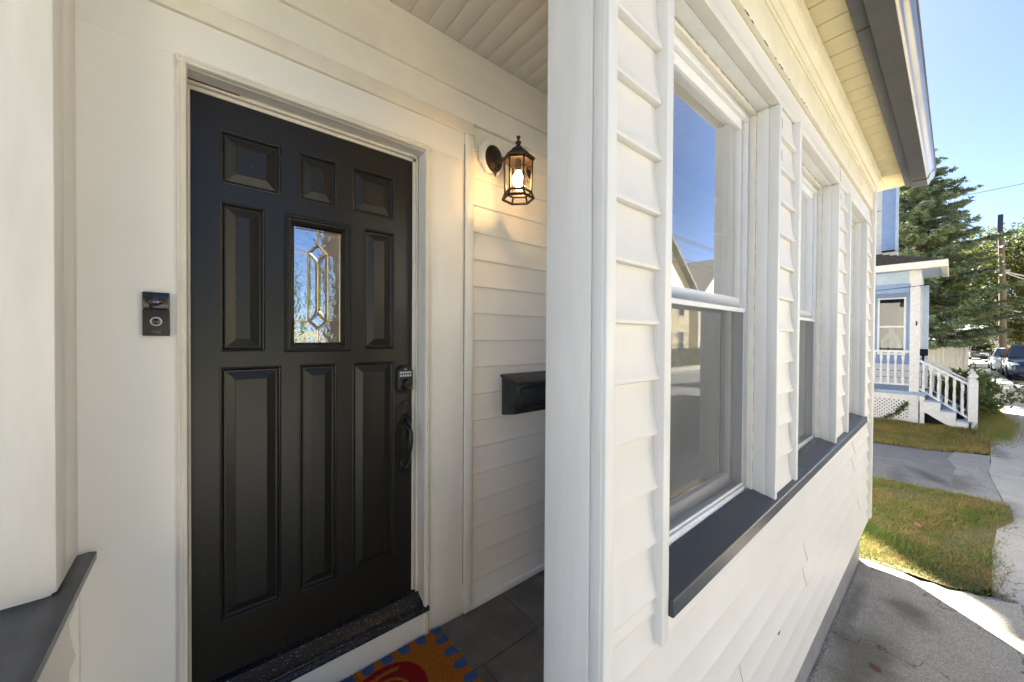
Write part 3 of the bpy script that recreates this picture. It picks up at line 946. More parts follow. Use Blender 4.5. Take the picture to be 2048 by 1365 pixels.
# threshold and riser board
th = MB()
th.extrude([(-0.10, 0.0), (0.0, 0.0), (0.012, 0.004), (0.020, 0.012), (0.026, 0.028), (0.034, 0.036), (0.040, 0.046), (0.055, 0.048), (0.10, 0.052), (0.10, 0.0), ], (-0.066, 1.700 - 0.10, 0.676), (0.824, 1.700 - 0.10, 0.676), (0, 1, 0))
thr = MB()
thr.extrude([(0.0, 0.0), (0.004, 0.006), (0.010, 0.012), (0.016, 0.010), (0.018, 0.018), (0.030, 0.022), (0.031, 0.019), (0.044, 0.026), (0.045, 0.023), (0.058, 0.031), (0.059, 0.028), (0.072, 0.036), (0.082, 0.046), (0.10, 0.05), (0.12, 0.05), (0.12, -0.01), (0.0, -0.01)],
            (-0.064, 1.585, 0.680), (0.822, 1.585, 0.680), (0, 1, 0))
thr.build("threshold", "threshold_black", house, 30)
box("riser_board", -0.064, 0.8215, 1.600, 1.66, 0.541, 0.669, "board_white", house, 0.0015)

# ---- porch floor: slate tiles over dark bedding
fl = MB().box(-0.36, 4.55, 0.50, 1.645, 0.30, 0.533).build("porch_floor", "grout", house)
for row, (y0, y1, xj) in enumerate(((1.303, 1.640, 1.272), (0.998, 1.303, 0.934), (0.693, 0.998, 1.10), (0.505, 0.693, 0.80))):
    x = xj - 0.61 * 3
    while x < 4.45:
        a, b_ = max(x, -0.30), min(x + 0.61, 4.44)
        if b_ - a > 0.04:
            box("tile", a + 0.0015, b_ - 0.0015, y0 + 0.0015, y1 - 0.0015, 0.5, 0.540 + random.uniform(-.0006, .0006), "tile_slate", fl, 0.0012)
        x += 0.61
# entry steps below the opening
for i, zt in enumerate((0.37, 0.19)):
    box("entry_step", -0.30, 0.64, 0.50 - 0.28 * (i + 1), 0.50 - 0.28 * i - 0.002, 0.0, zt, "walk_concrete", house, 0.006)

# ---- left side wall of the porch with its window reveal and sill
lw = MB()
lw.box(-0.46, -0.300, 0.65, 1.612, 0.30, 1.30)
lw.box(-0.46, -0.288, 1.405, 1.612, 1.30, 3.40)
lw.box(-0.46, -0.288, 0.49, 0.55, 1.30, 3.40)
lw.box(-0.46, -0.288, 0.55, 1.405, 3.30, 3.40)
lwo = lw.build("left_porch_wall", "board_white", house)
# casing with rounded edge, standing on the sill
lc = MB()
lc.box(-0.2885, -0.280, 1.475, 1.611, 1.337, 3.395)
lc.build("casing", "trim_white", lwo, 40, 0.002)
lc = MB()
lc.box(-0.52, -0.276, 1.397, 1.480, 1.337, 3.397)
lc.build("jamb_post", "trim_white", lwo, 40, 0.010)
lc = MB()
lc.extrude([(0, 0), (0.040, 0.004), (0.056, 0.0), (0.056, -0.020), (0.050, -0.024), (0, -0.024)], (-0.300, 0.60, 1.333), (-0.300, 1.611, 1.333), (1, 0, 0))
lc.box(-0.52, -0.300, 0.60, 1.611, 1.309, 1.333)
lc.build("sill", "sill_dark", lwo, 30)
for i in range(8):
    z = 1.309 - 0.139 * (i + 1) + 0.02
    if z > 0.4:
        MB().extrude(clap(0.139), (-0.300, 0.66, z), (-0.300, 1.592, z), (1, 0, 0)).build("siding_board", "vinyl_side", lwo, 50)
box("corner_channel", -0.300, -0.276, 1.593, 1.611, 0.545, 1.306, "trim_white", lwo, 0.003)

# ---- front wall of the porch
SH, XR = 0.018, 0.80
fwm = MB()
fwm.box(0.672, 4.60, 0.5035, 0.62, 0.27, 1.262)
for a, b_ in ((0.672, 0.893), (1.822, 2.118), (3.030, 3.412), (4.170, 4.60)):
    fwm.box(a, b_, 0.5035, 0.62, 1.262, 2.965)
fwm.box(0.672, 4.60, 0.5035, 0.62, 2.965, 3.46)
fwm.box(-0.46, 0.672, 0.5035, 0.62, 3.36, 3.46)
fwm.box(4.45, 4.60, 0.62, 1.64, 0.27, 3.46)
pw = fwm.build("porch_front_wall", "board_white", house)
box("foundation", -0.4, 4.47, 0.522, 0.66, -0.1, 0.40, "foundation_paint", house)
# weedy crumbs line at the footing
cb = MB()
for i in range(900):
    x = random.uniform(1.8, 4.47)
    s = random.uniform(0.0015, 0.006)
    y = 0.521 - abs(random.gauss(0, 0.007 + 0.006 * math.sin(x * 9) ** 2))
    cb.box(x, x + s, y - s, y, 0.0, 0.012 + s * .7)
setp(cb.build("footing_crumbs", "caulk_stain", house), kind="stuff")

# siding of the front wall
zs_left = [2.558 - 0.139 * i for i in range(-3, 10)]
courses(pw, 0.690, 0.893, 0.5035, zs_left, 0.139, s=1.3)
for a, b_ in ((1.822, 2.118), (3.030, 3.412), (4.170, 4.600)):
    courses(pw, a, b_, 0.5035, [z for z in zs_left if z > 1.25 and z < 2.9], 0.139, s=1.3)
    # lowest partial course down to the sill
courses(pw, 0.893, 4.600, 0.5035, [2.975], 0.139)
low = [1.168 - 0.1283 * i for i in range(0, 8)]
courses(pw, 0.690, 4.600, 0.5035, low[1:], 0.1283, sh=SH, xr=XR, s=1.2)
courses(pw, 0.690, 4.600, 0.5035, low[:1], 0.092, sh=SH, xr=XR, s=1.2)
courses(pw, 0.690, 0.905, 0.5035, [1.262], 0.045)
# overlaps where two lengths of siding meet
for x, z in ((2.40, 0.655), (2.41, 0.783), (3.80, 0.93), (3.82, 1.06), (1.52, 0.66), (1.50, 0.53), (4.10, 0.50)):
    i = min(range(8), key=lambda q: abs(low[q] - z))
    zb = low[i] + SH * (x - XR)
    pr_ = [(d + 0.0008, zz_) for d, zz_ in clap(0.1283, 1.2)[1:-2]]
    m1 = MB()
    pts = [(x + 0.010 * math.sin(q * 0.5), 0.5035 - d, zb + zz_) for q, (d, zz_) in enumerate(pr_)]
    m1.tube(pts, [0.0004] + [0.0011] * (len(pts) - 4) + [0.0008, 0.0005, 0.0003], 5)
    m1.build("seam", "caulk_stain", pw)
for x, z in ((1.93, 2.72), (1.93, 2.86), (3.2, 3.00), (3.2, 2.86)):
    m1 = MB()
    m1.tube([(x, 0.4895, z), (x + 0.004, 0.492, z + .05), (x + .002, 0.497, z + .11)], 0.0011, 5)
    m1.build("seam", "caulk_stain", pw)
m1 = MB()
m1.lathe([(0.0, -0.001), (0.006, 0.0), (0.0, 0.001)], (1.95, 0.4868, 0.676), 10, 0, 'Y')
m1.tube([(1.95, 0.4873, 0.690), (1.951, 0.4868, 0.676), (1.949, 0.4873, 0.662)], [0.003, 0.007, 0.003], 8)
m1.build("hole", "crack", pw)

# corner boards at the entry: end face, groove, rounded nose
ce = MB()
ce.box(0.648, 0.672, 0.512, 0.648, 0.30, 3.44)
ce.build("entry_end_board", "trim_white", pw, 40, 0.003)
ce = MB()
ce.box(0.651, 0.672, 0.482, 0.5095, 0.28, 3.44)
ce.build("corner_return", "trim_white", pw, 40, 0.002)
ce = MB()
ce.box(0.6535, 0.6905, 0.472, 0.4965, 0.28, 3.44)
ce.build("corner_post", "trim_white", pw, 40, 0.007)
box("inner_return", 0.655, 0.86, 0.620, 0.648, 0.54, 3.40, "trim_white", pw, 0.002)
ce = MB()
ce.box(4.585, 4.66, 0.466, 0.500, 0.36, 3.4275)
ce.box(4.60, 4.66, 0.50, 0.62, 0.36, 3.4275)
ce.build("corner_post", "trim_cream", pw, 40, 0.006)

# frieze stack over the windows
fz = MB()
fz.box(0.672, 4.585, 0.482, 0.5036, 3.118, 3.262)
fz.build("frieze_board", "frieze_cream", pw, 40, 0.002)
fz = MB()
fz.extrude([(0, 0), (0.014, 0.0), (0.014, 0.018), (0.020, 0.019), (0.024, 0.032), (0.024, 0.058), (0.031, 0.060), (0.036, 0.075), (0.047, 0.092), (0.050, 0.104), (0.050, 0.128), (0.058, 0.130), (0.058, 0.1655), (0, 0.1655)], (0.60, 0.4915, 3.262), (4.584, 0.4915, 3.262), (0, -1, 0))
fz.build("cornice_moulding", "frieze_cream", pw, 22)
# lifted caulk line under the frieze
m1 = MB()
x = 1.3
while x < 2.3:
    L = random.uniform(0.004, 0.03)
    m1.box(x, x + L, 0.4812, 0.4835, 3.1170, 3.1182 + random.uniform(0, .0022))
    x += L + random.expovariate(1 / 0.05)
setp(m1.build("caulk_gap", "crack", pw), kind="stuff")

# ---- eave: soffit boards, fascia, gutter, roof
eave = MB()
eave.box(-0.8, 5.10, 0.30, 0.60, 3.446, 3.47)
ev = eave.build("eave", "crack", house)
x = 0.60 + 0.004
i = 0
sb1 = MB().box(0.0022, 0.1432, 0.300, 0.4500, 3.428, 3.4455).mesh("soffit_board", 40, 0.0055)
while x < 4.98:
    me_obj("soffit_board", sb1, "soffit_almond", ev, Matrix.Translation((x, 0, 0)))
    x += 0.1453
box("soffit_return", 4.585, 4.9845, 0.4505, 0.62, 3.4272, 3.4457, "soffit_almond", ev)
box("soffit_end", 4.985, 5.10, 0.300, 0.60, 3.426, 3.4458, "soffit_almond", ev, 0.002)
box("fascia", -0.8, 5.11, 0.265, 0.3155, 3.408, 3.56, "gutter_dark", ev, 0.002)
gt = MB()
gp = [(0.0, 0.0), (0.085, 0.0), (0.092, 0.006), (0.098, 0.022), (0.104, 0.036), (0.116, 0.050), (0.126, 0.070), (0.130, 0.095), (0.131, 0.118), (0.138, 0.121), (0.138, 0.132), (0.126, 0.132), (0.120, 0.120), (0.0, 0.120)]
gt.extrude(gp[:2] + [(0.085, 0.12), (0, 0.12)], (-0.8, 0.263, 3.392), (5.12, 0.263, 3.392), (0, -1, 0), mi=0)
gt.extrude(gp[1:-1] + [(0.0855, 0.120)], (-0.8, 0.2628, 3.3922), (5.12, 0.2628, 3.3922), (0, -1, 0), mi=1)
gt.build("gutter", ["gutter_dark", "gutter_face"], ev, 40)
# a cut in the gutter face near its end and a lap in the fascia
m1 = MB()
m1.tube([(4.90, 0.263, 3.3905), (4.90, 0.178, 3.3905), (4.90, 0.168, 3.397), (4.90, 0.158, 3.43), (4.90, 0.134, 3.46)], 0.003, 6)
m1.build("gutter_seam", "gap_black", ev)
m1 = MB()
m1.tube([(2.35, 0.264, 3.407), (2.35, 0.314, 3.407)], 0.0016, 6)
m1.build("fascia_seam", "gap_black", ev)
rf = MB()
rf.add([(-0.8, 0.15, 3.54), (5.12, 0.15, 3.54), (5.12, 1.66, 4.15), (-0.8, 1.66, 4.15), (-0.8, 0.15, 3.57), (5.12, 0.15, 3.57), (5.12, 1.66, 4.18), (-0.8, 1.66, 4.18)], [(0, 1, 2, 3), (4, 5, 6, 7), (0, 4, 5, 1), (1, 5, 6, 2), (2, 6, 7, 3), (3, 7, 4, 0)])
rf.prism_x([(0.5036, 3.46), (1.64, 3.46), (1.64, 4.14), (0.5036, 3.66)], 4.45, 4.60)
rf.build("porch_roof", "roof_shingle", house)


# ---- porch windows
def window(xa, xb, label, left_drop=0.0):
    """xa, xb: outer edges of the side trims"""
    w = MB()
    # J-trims: fins standing out of the siding; the left one laps below the sill
    w.box(xa, xa + 0.0335, 0.467, 0.5035, 1.285 - left_drop, 2.974)
    win = w.build("window", "trim_white", house, 40, 0.0025)
    win["label"] = label
    box("side_trim", xb - 0.026, xb, 0.467, 0.5035, 1.282, 2.930, "trim_white", win, 0.0025)
    box("head_trim", xa + 0.0335, xb, 0.467, 0.5035, 2.931, 2.975, "trim_cream", win, 0.0025)
    xl, xr_ = xa + 0.0335, xb - 0.026
    # casing liners stepping inwards
    l = MB()
    l.box(xl - 0.02, xl + 0.004, 0.504, 0.548, 1.30, 2.930).box(xr_ - 0.004, xr_ + 0.02, 0.504, 0.548, 1.30, 2.930).box(xl - 0.02, xr_ + 0.02, 0.504, 0.548, 2.9305, 2.96)
    l.build("casing_liner", "trim_white", win, 40, 0.0015)
    l = MB()
    l.box(xl - 0.02, xl + 0.016, 0.5485, 0.60, 1.30, 2.914).box(xr_ - 0.016, xr_ + 0.02, 0.5485, 0.60, 1.30, 2.914).box(xl - 0.02, xr_ + 0.02, 0.5485, 0.60, 2.9145, 2.96)
    l.build("brickmould", "trim_cream", win, 40, 0.002)
    # caulk between casing and brickmould
    l = MB()
    z = 1.4
    while z < 2.9:
        L = random.uniform(0.02, 0.09)
        l.box(xr_ - 0.0052, xr_ - 0.0038, 0.5475, 0.5495, z, z + L)
        z += L + random.uniform(0.01, 0.06)
    x = xl + 0.05
    while x < xr_ - 0.05:
        L = random.uniform(0.02, 0.07)
        l.box(x, x + L, 0.5475, 0.5495, 2.9285, 2.9312)
        x += L + random.uniform(0.005, 0.05)
    setp(l.build("caulk_gap", "caulk_stain", win), kind="stuff")
    a, b_ = xl + 0.016, xr_ - 0.016
    # vinyl frame
    f = MB()
    f.box(a, a + 0.028, 0.566, 0.640, 1.318, 2.9135).box(b_ - 0.028, b_, 0.566, 0.640, 1.318, 2.9135).box(a + 0.028, b_ - 0.028, 0.566, 0.640, 2.884, 2.9135).box(a + 0.028, b_ - 0.028, 0.566, 0.640, 1.318, 1.346)
    f.build("frame", "window_vinyl", win, 40, 0.002)
    a2, b2 = a + 0.0285, b_ - 0.0285

    def sash(y0, y1, z0, z1, st, rb, rtp):
        s = MB()
        s.box(a2, a2 + st, y0, y1, z0, z1).box(b2 - st, b2, y0, y1, z0, z1).box(a2 + st, b2 - st, y0, y1, z0, z0 + rb).box(a2 + st, b2 - st, y0, y1, z1 - rtp, z1)
        s.build("sash", "window_vinyl", win, 40, 0.003)
        g = MB()
        ym = (y0 + y1) / 2
        g.add([(a2 + st - .004, ym, z0 + rb - .004), (b2 - st + .004, ym, z0 + rb - .004), (b2 - st + .004, ym, z1 - rtp + .004), (a2 + st - .004, ym, z1 - rtp + .004)], [(0, 1, 2, 3)])
        g.build("pane", "pane_glass", win)
    sash(0.580, 0.604, 2.098, 2.8835, 0.034, 0.042, 0.040)
    sash(0.608, 0.632, 1.3465, 2.130, 0.040, 0.055, 0.034)
    # half insect screen in front of the lower sash
    s = MB()
    s.box(a2, a2 + 0.014, 0.568, 0.578, 1.347, 2.096).box(b2 - 0.014, b2, 0.568, 0.578, 1.347, 2.096).box(a2 + .014, b2 - .014, 0.568, 0.578, 1.347, 1.362).box(a2 + .014, b2 - .014, 0.568, 0.578, 2.080, 2.096)
    s.build("screen_frame", "screen_frame", win, 40, 0.001)
    g = MB()
    g.add([(a2 + .012, 0.573, 1.36), (b2 - .012, 0.573, 1.36), (b2 - .012, 0.573, 2.082), (a2 + .012, 0.573, 2.082)], [(0, 1, 2, 3)])
    g.build("insect_screen", "insect_screen", win)
    return win


window(0.890, 1.830, "nearest porch window with half screen and sky mirrored in its upper pane", 0.10)
window(2.112, 3.038, "middle porch window of the white front wall")
window(3.405, 4.182, "farthest porch window of the white front wall")
# dark sills: three lengths butted end to end
for a, b_ in ((0.926, 2.262), (2.264, 3.62), (3.622, 4.20)):
    s = MB()
    s.extrude([(0.050, 0.028), (-0.052, 0.002), (-0.055, -0.002), (-0.055, -0.042), (-0.050, -0.044), (0.050, -0.044)], (a, 0.510, 1.292 + 0.012 * (a - 0.9)), (b_, 0.510, 1.292 + 0.012 * (b_ - 0.9)), (0, 1, 0))
    s.build("window_sill", "sill_dark", house, 30)

# ------------------------------------------------------------------ things on the porch
# wall lantern
LX, LY, LZ = 1.188, 1.385, 2.76
lamp = thing("wall_lantern", "bronze six sided wall lantern with lit bulb on the siding", "lantern", (LX, 1.60, 2.9))
mb = MB()
oc = []
for k in range(8):
    a = math.pi / 8 + k * math.pi / 4
    oc.append((LX + 0.083 * math.cos(a), 2.935 + 0.098 * math.sin(a)))
mb.prism(oc, 1.585, 1.617)
mb.build("mounting_block", "trim_white", lamp, 40, 0.004)
mb = MB()
mb.lathe([(0.0, -0.022), (0.030, -0.020), (0.040, -0.012), (0.052, -0.008), (0.056, 0.0), (0.0, 0.0)], (LX, 1.585, 2.92), 24, 0, 'Y')
for v in range(len(mb.v)):
    x, y, z = mb.v[v]
    mb.v[v] = (x, y, 2.92 + (z - 2.92) * 1.30)
mb.build("back_plate", "bronze_lamp", lamp, 40)
mb = MB()
mb.tube([(LX, 1.575, 2.905), (LX, 1.54, 2.895), (LX, 1.50, 2.885), (LX, 1.45, 2.880), (LX, 1.405, 2.875)], [0.018, 0.014, 0.013, 0.014, 0.018], 10)
mb.tube([(LX, 1.578, 2.86), (LX, 1.570, 2.84), (LX, 1.573, 2.822)], [0.014, 0.009, 0.003], 8)
mb.build("arm", "bronze_lamp", lamp, 50)


def hexr(r_):
    return r_


mb = MB()
mb.lathe([(0.088, 2.842), (0.090, 2.850), (0.070, 2.868), (0.062, 2.872), (0.050, 2.888), (0.030, 2.905), (0.016, 2.912), (0.013, 2.918)], (LX, LY, 0), 6, 0, 'Z', R(12))
mb.build("lamp_roof", "bronze_lamp", lamp)
mb = MB()
mb.lathe([(0.013, 2.916), (0.013, 2.922), (0.009, 2.927), (0.015, 2.933), (0.016, 2.939), (0.008, 2.945), (0.006, 2.954), (0.011, 2.962), (0.010, 2.969), (0.0, 2.971)], (LX, LY, 0), 14)
mb.build("finial", "bronze_lamp", lamp, 50)
hexa = [(math.cos(R(12) + k * math.pi / 3), math.sin(R(12) + k * math.pi / 3)) for k in range(6)]
for r_, z, t in ((0.076, 2.838, .006), (0.070, 2.672, .006), (0.083, 2.640, .007)):
    mb = MB()
    for k in range(6):
        k2 = (k + 1) % 6
        mb.tube([(LX + hexa[k][0] * r_, LY + hexa[k][1] * r_, z), (LX + hexa[k2][0] * r_, LY + hexa[k2][1] * r_, z)], t, 6)
        if z < 2.65:
            mb.tube([(LX + hexa[k][0] * .070, LY + hexa[k][1] * .070, 2.672), (LX + hexa[k][0] * .083, LY + hexa[k][1] * .083, 2.640)], 0.006, 6)
    mb.build("cage_ring", "bronze_lamp", lamp, 50)
for k in range(6):
    k2 = (k + 1) % 6
    p = [(LX + hexa[k][0] * .075, LY + hexa[k][1] * .075, 2.838), (LX + hexa[k][0] * .070, LY + hexa[k][1] * .070, 2.674)]
    MB().tube(p, 0.0052, 6).build("cage_bar", "bronze_lamp", lamp, 50)
    a = [(LX + hexa[q][0] * .073, LY + hexa[q][1] * .073, 2.836) for q in (k, k2)]
    b_ = [(LX + hexa[q][0] * .068, LY + hexa[q][1] * .068, 2.676) for q in (k2, k)]
    g = MB()
    g.add(a + b_, [(0, 1, 2, 3)])
    g.build("pane", "lantern_glass", lamp)
mb = MB()
mb.lathe([(0.014, 2.842), (0.016, 2.806), (0.013, 2.795), (0.013, 2.786)], (LX, LY, 0), 14)
mb.build("socket", "bronze_lamp", lamp, 40)
mb = MB()
mb.lathe([(0.0, 2.704), (0.012, 2.706), (0.023, 2.714), (0.031, 2.728), (0.032, 2.742), (0.026, 2.760), (0.015, 2.776), (0.012, 2.788)], (LX, LY, 0), 18)
mb.build("bulb", "bulb_glow", lamp, 60)

for ch in lamp.children:
    if ch.name.split('.')[0] not in ("mounting_block", "back_plate", "arm"):
        ch.data.transform(Matrix.Translation((LX, LY, 2.80)) @ Matrix.Scale(0.93, 4) @ Matrix.Translation((-LX, -LY, -2.80)))

# wall mailbox
mail = thing("mailbox", "black wall mailbox with sloped lid half hidden behind the corner post", "mailbox", (1.44, 1.61, 1.53))
x0, x1 = 1.262, 1.63
mb = MB()
mb.prism_x([(1.610, 1.752), (1.478, 1.722), (1.490, 1.560), (1.610, 1.538)], x0 + 0.006, x1 - 0.006)
mbx = mb.build("mailbox_body", "mail_black", mail, 35, 0.006)
mb = MB()
mb.prism_x([(1.612, 1.766), (1.470, 1.733), (1.466, 1.722), (1.470, 1.718), (1.612, 1.750)], x0 - 0.002, x1 + 0.002)
mb.build("lid", "mail_black", mail, 35, 0.005)
mb = MB()
fr_ = [(x0 + 0.045, 1.585), (x1 - 0.045, 1.585), (x1 - 0.035, 1.600), (x1 - 0.035, 1.685), (x1 - 0.05, 1.698), (x0 + 0.05, 1.698), (x0 + 0.035, 1.685), (x0 + 0.035, 1.600)]
pts = [(x, 1.4885 - (z - 1.56) * 0.074 - 0.001, z) for x, z in fr_]
mb.tube(pts + pts[:1], 0.0035, 6)
mb.build("front_moulding", "mail_black", mail, 50)

# video doorbell
bell = thing("video_doorbell", "small dark bronze video doorbell with ring button on the white board", "doorbell", (-0.114, 1.612, 1.97))
bx0, bx1, bz0, bz1 = -0.1455, -0.0835, 1.968, 2.104
zs_ = 2.052
mb = MB()
mb.box(bx0, bx1, 1.592, 1.612, bz0, zs_ - 0.0006)
mb.build("lower_cover", "bell_bronze", bell, 40, 0.003)
mb = MB()
mb.box(bx0, bx1, 1.5915, 1.612, zs_ + 0.0006, bz1)
mb.build("camera_cover", "bell_black", bell, 40, 0.003)
mb = MB()
cxb, czb = -0.1145, 2.013
prof = [(0.0105, 1.5912), (0.0115, 1.5900), (0.0130, 1.5900), (0.0140, 1.5912), (0.0140, 1.593), (0.0105, 1.593)]
mb.lathe(prof + prof[:1], (cxb, 0, czb), 32, 0, 'Y')
mb.build("button_ring", "bell_ring", bell, 40)
mb = MB()
mb.lathe([(0.0, 1.5885), (0.006, 1.589), (0.0095, 1.5905), (0.0098, 1.593)], (cxb, 0, czb), 24, 0, 'Y')
mb.build("button", "bell_black", bell, 50)
mb = MB()
mb.lathe([(0.0, 1.5850), (0.005, 1.5858), (0.009, 1.5885), (0.0125, 1.5915), (0.013, 1.593)], (-0.1145, 0, 2.0735), 28, 0, 'Y')
for v in range(len(mb.v)):
    x, y, z = mb.v[v]
    mb.v[v] = (-0.1145 + (x + 0.1145) * 1.25, y, z)
mb.build("lens", "bell_lens", bell, 60)
tcu = bpy.data.curves.new("lettering", 'FONT')
tcu.body = "ring"
tcu.size = 0.0135
tcu.extrude = 0.0003
tcu.align_x = 'CENTER'
to = bpy.data.objects.new("lettering_tmp", tcu)
COL.objects.link(to)
dg = bpy.context.evaluated_depsgraph_get()
tme = bpy.data.meshes.new_from_object(to.evaluated_get(dg))
bpy.data.objects.remove(to)
tme.transform(Matrix.Translation((cxb, 1.5915, 1.9775)) @ Matrix.Rotation(R(90), 4, 'X'))
tme.materials.clear()
me_obj("lettering", tme, "bell_print", bell)

# door mat: coir pile printed with blue scallops and a red figure
mx0, mx1, my0, my1 = 0.115, 0.878, 1.150, 1.598


def mat_print(px, py):
    c = np.zeros((len(px), 4))
    n = RNG.uniform(0.6, 1.25, len(px))
    c[:, 0], c[:, 1], c[:, 2] = 0.62 * n, 0.23 * n, 0.025 * n
    blue = np.zeros(len(px), bool)
    pit = 0.081
    for ex in np.arange(mx1 - 0.022, mx0 - 0.05, -pit):
        for ye, s in ((my1, -1), (my0, 1)):
            dy = (py - ye) * s
            blue |= (np.abs(px - ex) < 0.024) & (dy < 0.024) & (dy > -0.01)
            blue |= ((px - ex) ** 2 + (dy - 0.022) ** 2 < 0.024 ** 2)
    for ey in np.arange(my1 - 0.078, my0 - 0.05, -pit):
        for xe, s in ((mx1, -1), (mx0, 1)):
            dx = (px - xe) * s
            blue |= (np.abs(py - ey) < 0.024) & (dx < 0.034) & (dx > -0.01)
            blue |= ((py - ey) ** 2 + (dx - 0.032) ** 2 < 0.024 ** 2)
    nb = n[blue]
    c[blue, 0], c[blue, 1], c[blue, 2] = 0.10 * nb, 0.21 * nb, 0.48 * nb
    # red crescents
    u, v = px - 0.50, py - 1.36
    ca, sa = math.cos(-0.62), math.sin(-0.62)
    u, v = u * ca - v * sa, u * sa + v * ca
    rr = (u / 0.235) ** 2 + (v / 0.165) ** 2
    u2_, v2_ = u, v + 0.02
    rr2 = (u2_ / 0.225) ** 2 + (v2_ / 0.155) ** 2
    rr3 = (u2_ / 0.205) ** 2 + (v2_ / 0.138) ** 2
    red = (rr < 1) & ~((rr2 < 1) & (rr3 > 1) & (v > 0.04))
    red &= ~((np.abs(rr - 0.42) < 0.035) & (u > -0.05))
    nr = n[red]
    c[red, 0], c[red, 1], c[red, 2] = 0.42 * nr, 0.016 * nr, 0.02 * nr
    c[:, 3] = 1
    return c


def coloured_tris(name, V, parent):
    n = len(V)
    me = bpy.data.meshes.new(name)
    me.vertices.add(n * 3)
    me.vertices.foreach_set("co", V.reshape(-1).astype(np.float32))
    me.loops.add(n * 3)
    me.loops.foreach_set("vertex_index", np.arange(n * 3, dtype=np.int32))
    me.polygons.add(n)
    me.polygons.foreach_set("loop_start", np.arange(0, n * 3, 3, dtype=np.int32))
    me.update(calc_edges=True)
    ca = me.color_attributes.new("print", 'FLOAT_COLOR', 'CORNER')
    cen = V[:, :2, :2].mean(1)
    ca.data.foreach_set("color", np.repeat(mat_print(cen[:, 0], cen[:, 1]), 3, axis=0).reshape(-1).astype(np.float32))
    return me_obj(name, me, "coir", parent)


dm = thing("doormat", "orange coir doormat with blue scalloped edge and red print", "doormat", (0.5, 1.38, 0.541))
gx, gy = np.meshgrid(np.linspace(mx0, mx1, 240), np.linspace(my0, my1, 150))
P = np.stack([gx, gy, np.full_like(gx, 0.553)], 2)
a, b_, c, d = P[:-1, :-1].reshape(-1, 3), P[:-1, 1:].reshape(-1, 3), P[1:, 1:].reshape(-1, 3), P[1:, :-1].reshape(-1, 3)
V = np.concatenate([np.stack([a, b_, c], 1), np.stack([a, c, d], 1)])
coloured_tris("mat_face", V, dm)
MB().box(mx0, mx1, my0, my1, 0.541, 0.5525).build("mat_base", "brown_wood", dm)
n = 70000
px, py = RNG.uniform(mx0 - .001, mx1 + .001, n), RNG.uniform(my0 - .001, my1 + .001, n)
th_ = RNG.uniform(0, 6.283, n)
w = 0.0011
h = RNG.uniform(0.003, 0.0075, n)
lx_, ly_ = RNG.normal(0, .003, n), RNG.normal(0, .003, n)
V = np.zeros((n, 3, 3))
V[:, 0] = np.stack([px - w * np.cos(th_), py - w * np.sin(th_), np.full(n, .552)], 1)
V[:, 1] = np.stack([px + w * np.cos(th_), py + w * np.sin(th_), np.full(n, .552)], 1)
V[:, 2] = np.stack([px + lx_, py + ly_, .553 + h], 1)
setp(coloured_tris("coir_pile", V, dm), kind="stuff")


# fallen leaves
def leaf(loc, size, rz, label, curl=0.35):
    pts = []
    nn = 9
    outl = [(-1, 0), (-.6, .28), (-.25, .42), (.1, .36), (.5, .22), (1, 0), (.5, -.24), (.1, -.36), (-.25, -.40), (-.6, -.26)]
    mb = MB()
    vs_ = [(x * size, y * size, abs(y) * size * curl + 0.12 * size * x * x) for x, y in outl]
    mid = [(x * size, 0, 0.12 * size * x * x) for x in (-.6, -.25, .1, .5)]
    mb.add(vs_ + mid, [(0, 1, 10), (1, 2, 11, 10), (2, 3, 12, 11), (3, 4, 13, 12), (4, 5, 13), (0, 10, 9), (9, 10, 11, 8), (8, 11, 12, 7), (7, 12, 13, 6), (6, 13, 5)])
    mb.tube([(-size, 0, 0.12 * size), (-size * 1.5, 0.05 * size, 0.3 * size)], 0.02 * size, 5)
    o = mb.build("fallen_leaf", "dead_leaf", None, 60, 0, Matrix.Translation(loc) @ Matrix.Rotation(rz, 4, 'Z'))
    setp(o, label, "leaf", "dead leaves on the ground")


leaf((3.07, 0.284, 0.014), 0.040, 0.9, "curled brown leaf on the stained concrete pad, nearer the porch wall")
leaf((2.99, 0.205, 0.014), 0.034, 2.2, "brown leaf on the concrete pad at the photo's lower edge")
leaf((5.677, 0.228, 0.05), 0.07, 0.3, "reddish leaf lying on the lawn between pad and driveway", 0.2)

# ------------------------------------------------------------------ neighbour's house with blue trim
nb = thing("neighbour_house", "white shingled house with blue trim and front porch beyond the driveway", "house", (14, 1, 0))
NX = 14.6
mb = MB()
mb.box(NX, 14.95, 0.47, 10.2, 0.0, 3.4)
mb.box(14.95, 19.0, 1.65, 10.2, 0.0, 3.4)
mb.box(NX + 0.2, 15.0, 1.05, 5.0, 3.4, 7.6)
mb.box(15.0, 19.2, 1.7, 5.0, 3.4, 7.6)
mb.box(NX + 0.2, 19.2, 5.0, 10.86, 3.4, 14.2)  # unseen rear block, made this tall to shade the pad, lawn and driveway
nw = mb.build("wall", "shingle_white", nb)
MB().box(NX, 19.5, 0.9, 4.995, 7.6, 7.85).build("roof", "roof_shingle", nb)
MB().box(NX, 19.5, 4.9, 10.87, 14.2, 14.4).build("shade_block_roof", "roof_shingle", nb)  # tops the unseen block that was raised for its shadow
# wall shingles on the face towards us beside the porch post
for r_ in range(12):
    z = 1.0 + r_ * 0.185
    y = 0.545 + (0.05 if r_ % 2 else 0.0)
    while y < 0.80:
        box("shingle", NX - 0.014, NX - 0.001, y - 0.09 if y > .6 else 0.55, y - 0.004, z, z + 0.181, "shingle_white", nw)
        y += 0.10
box("corner_board", NX - 0.02, NX + 0.10, 0.452, 0.548, 0.6, 3.4, "pale_blue_paint", nw)
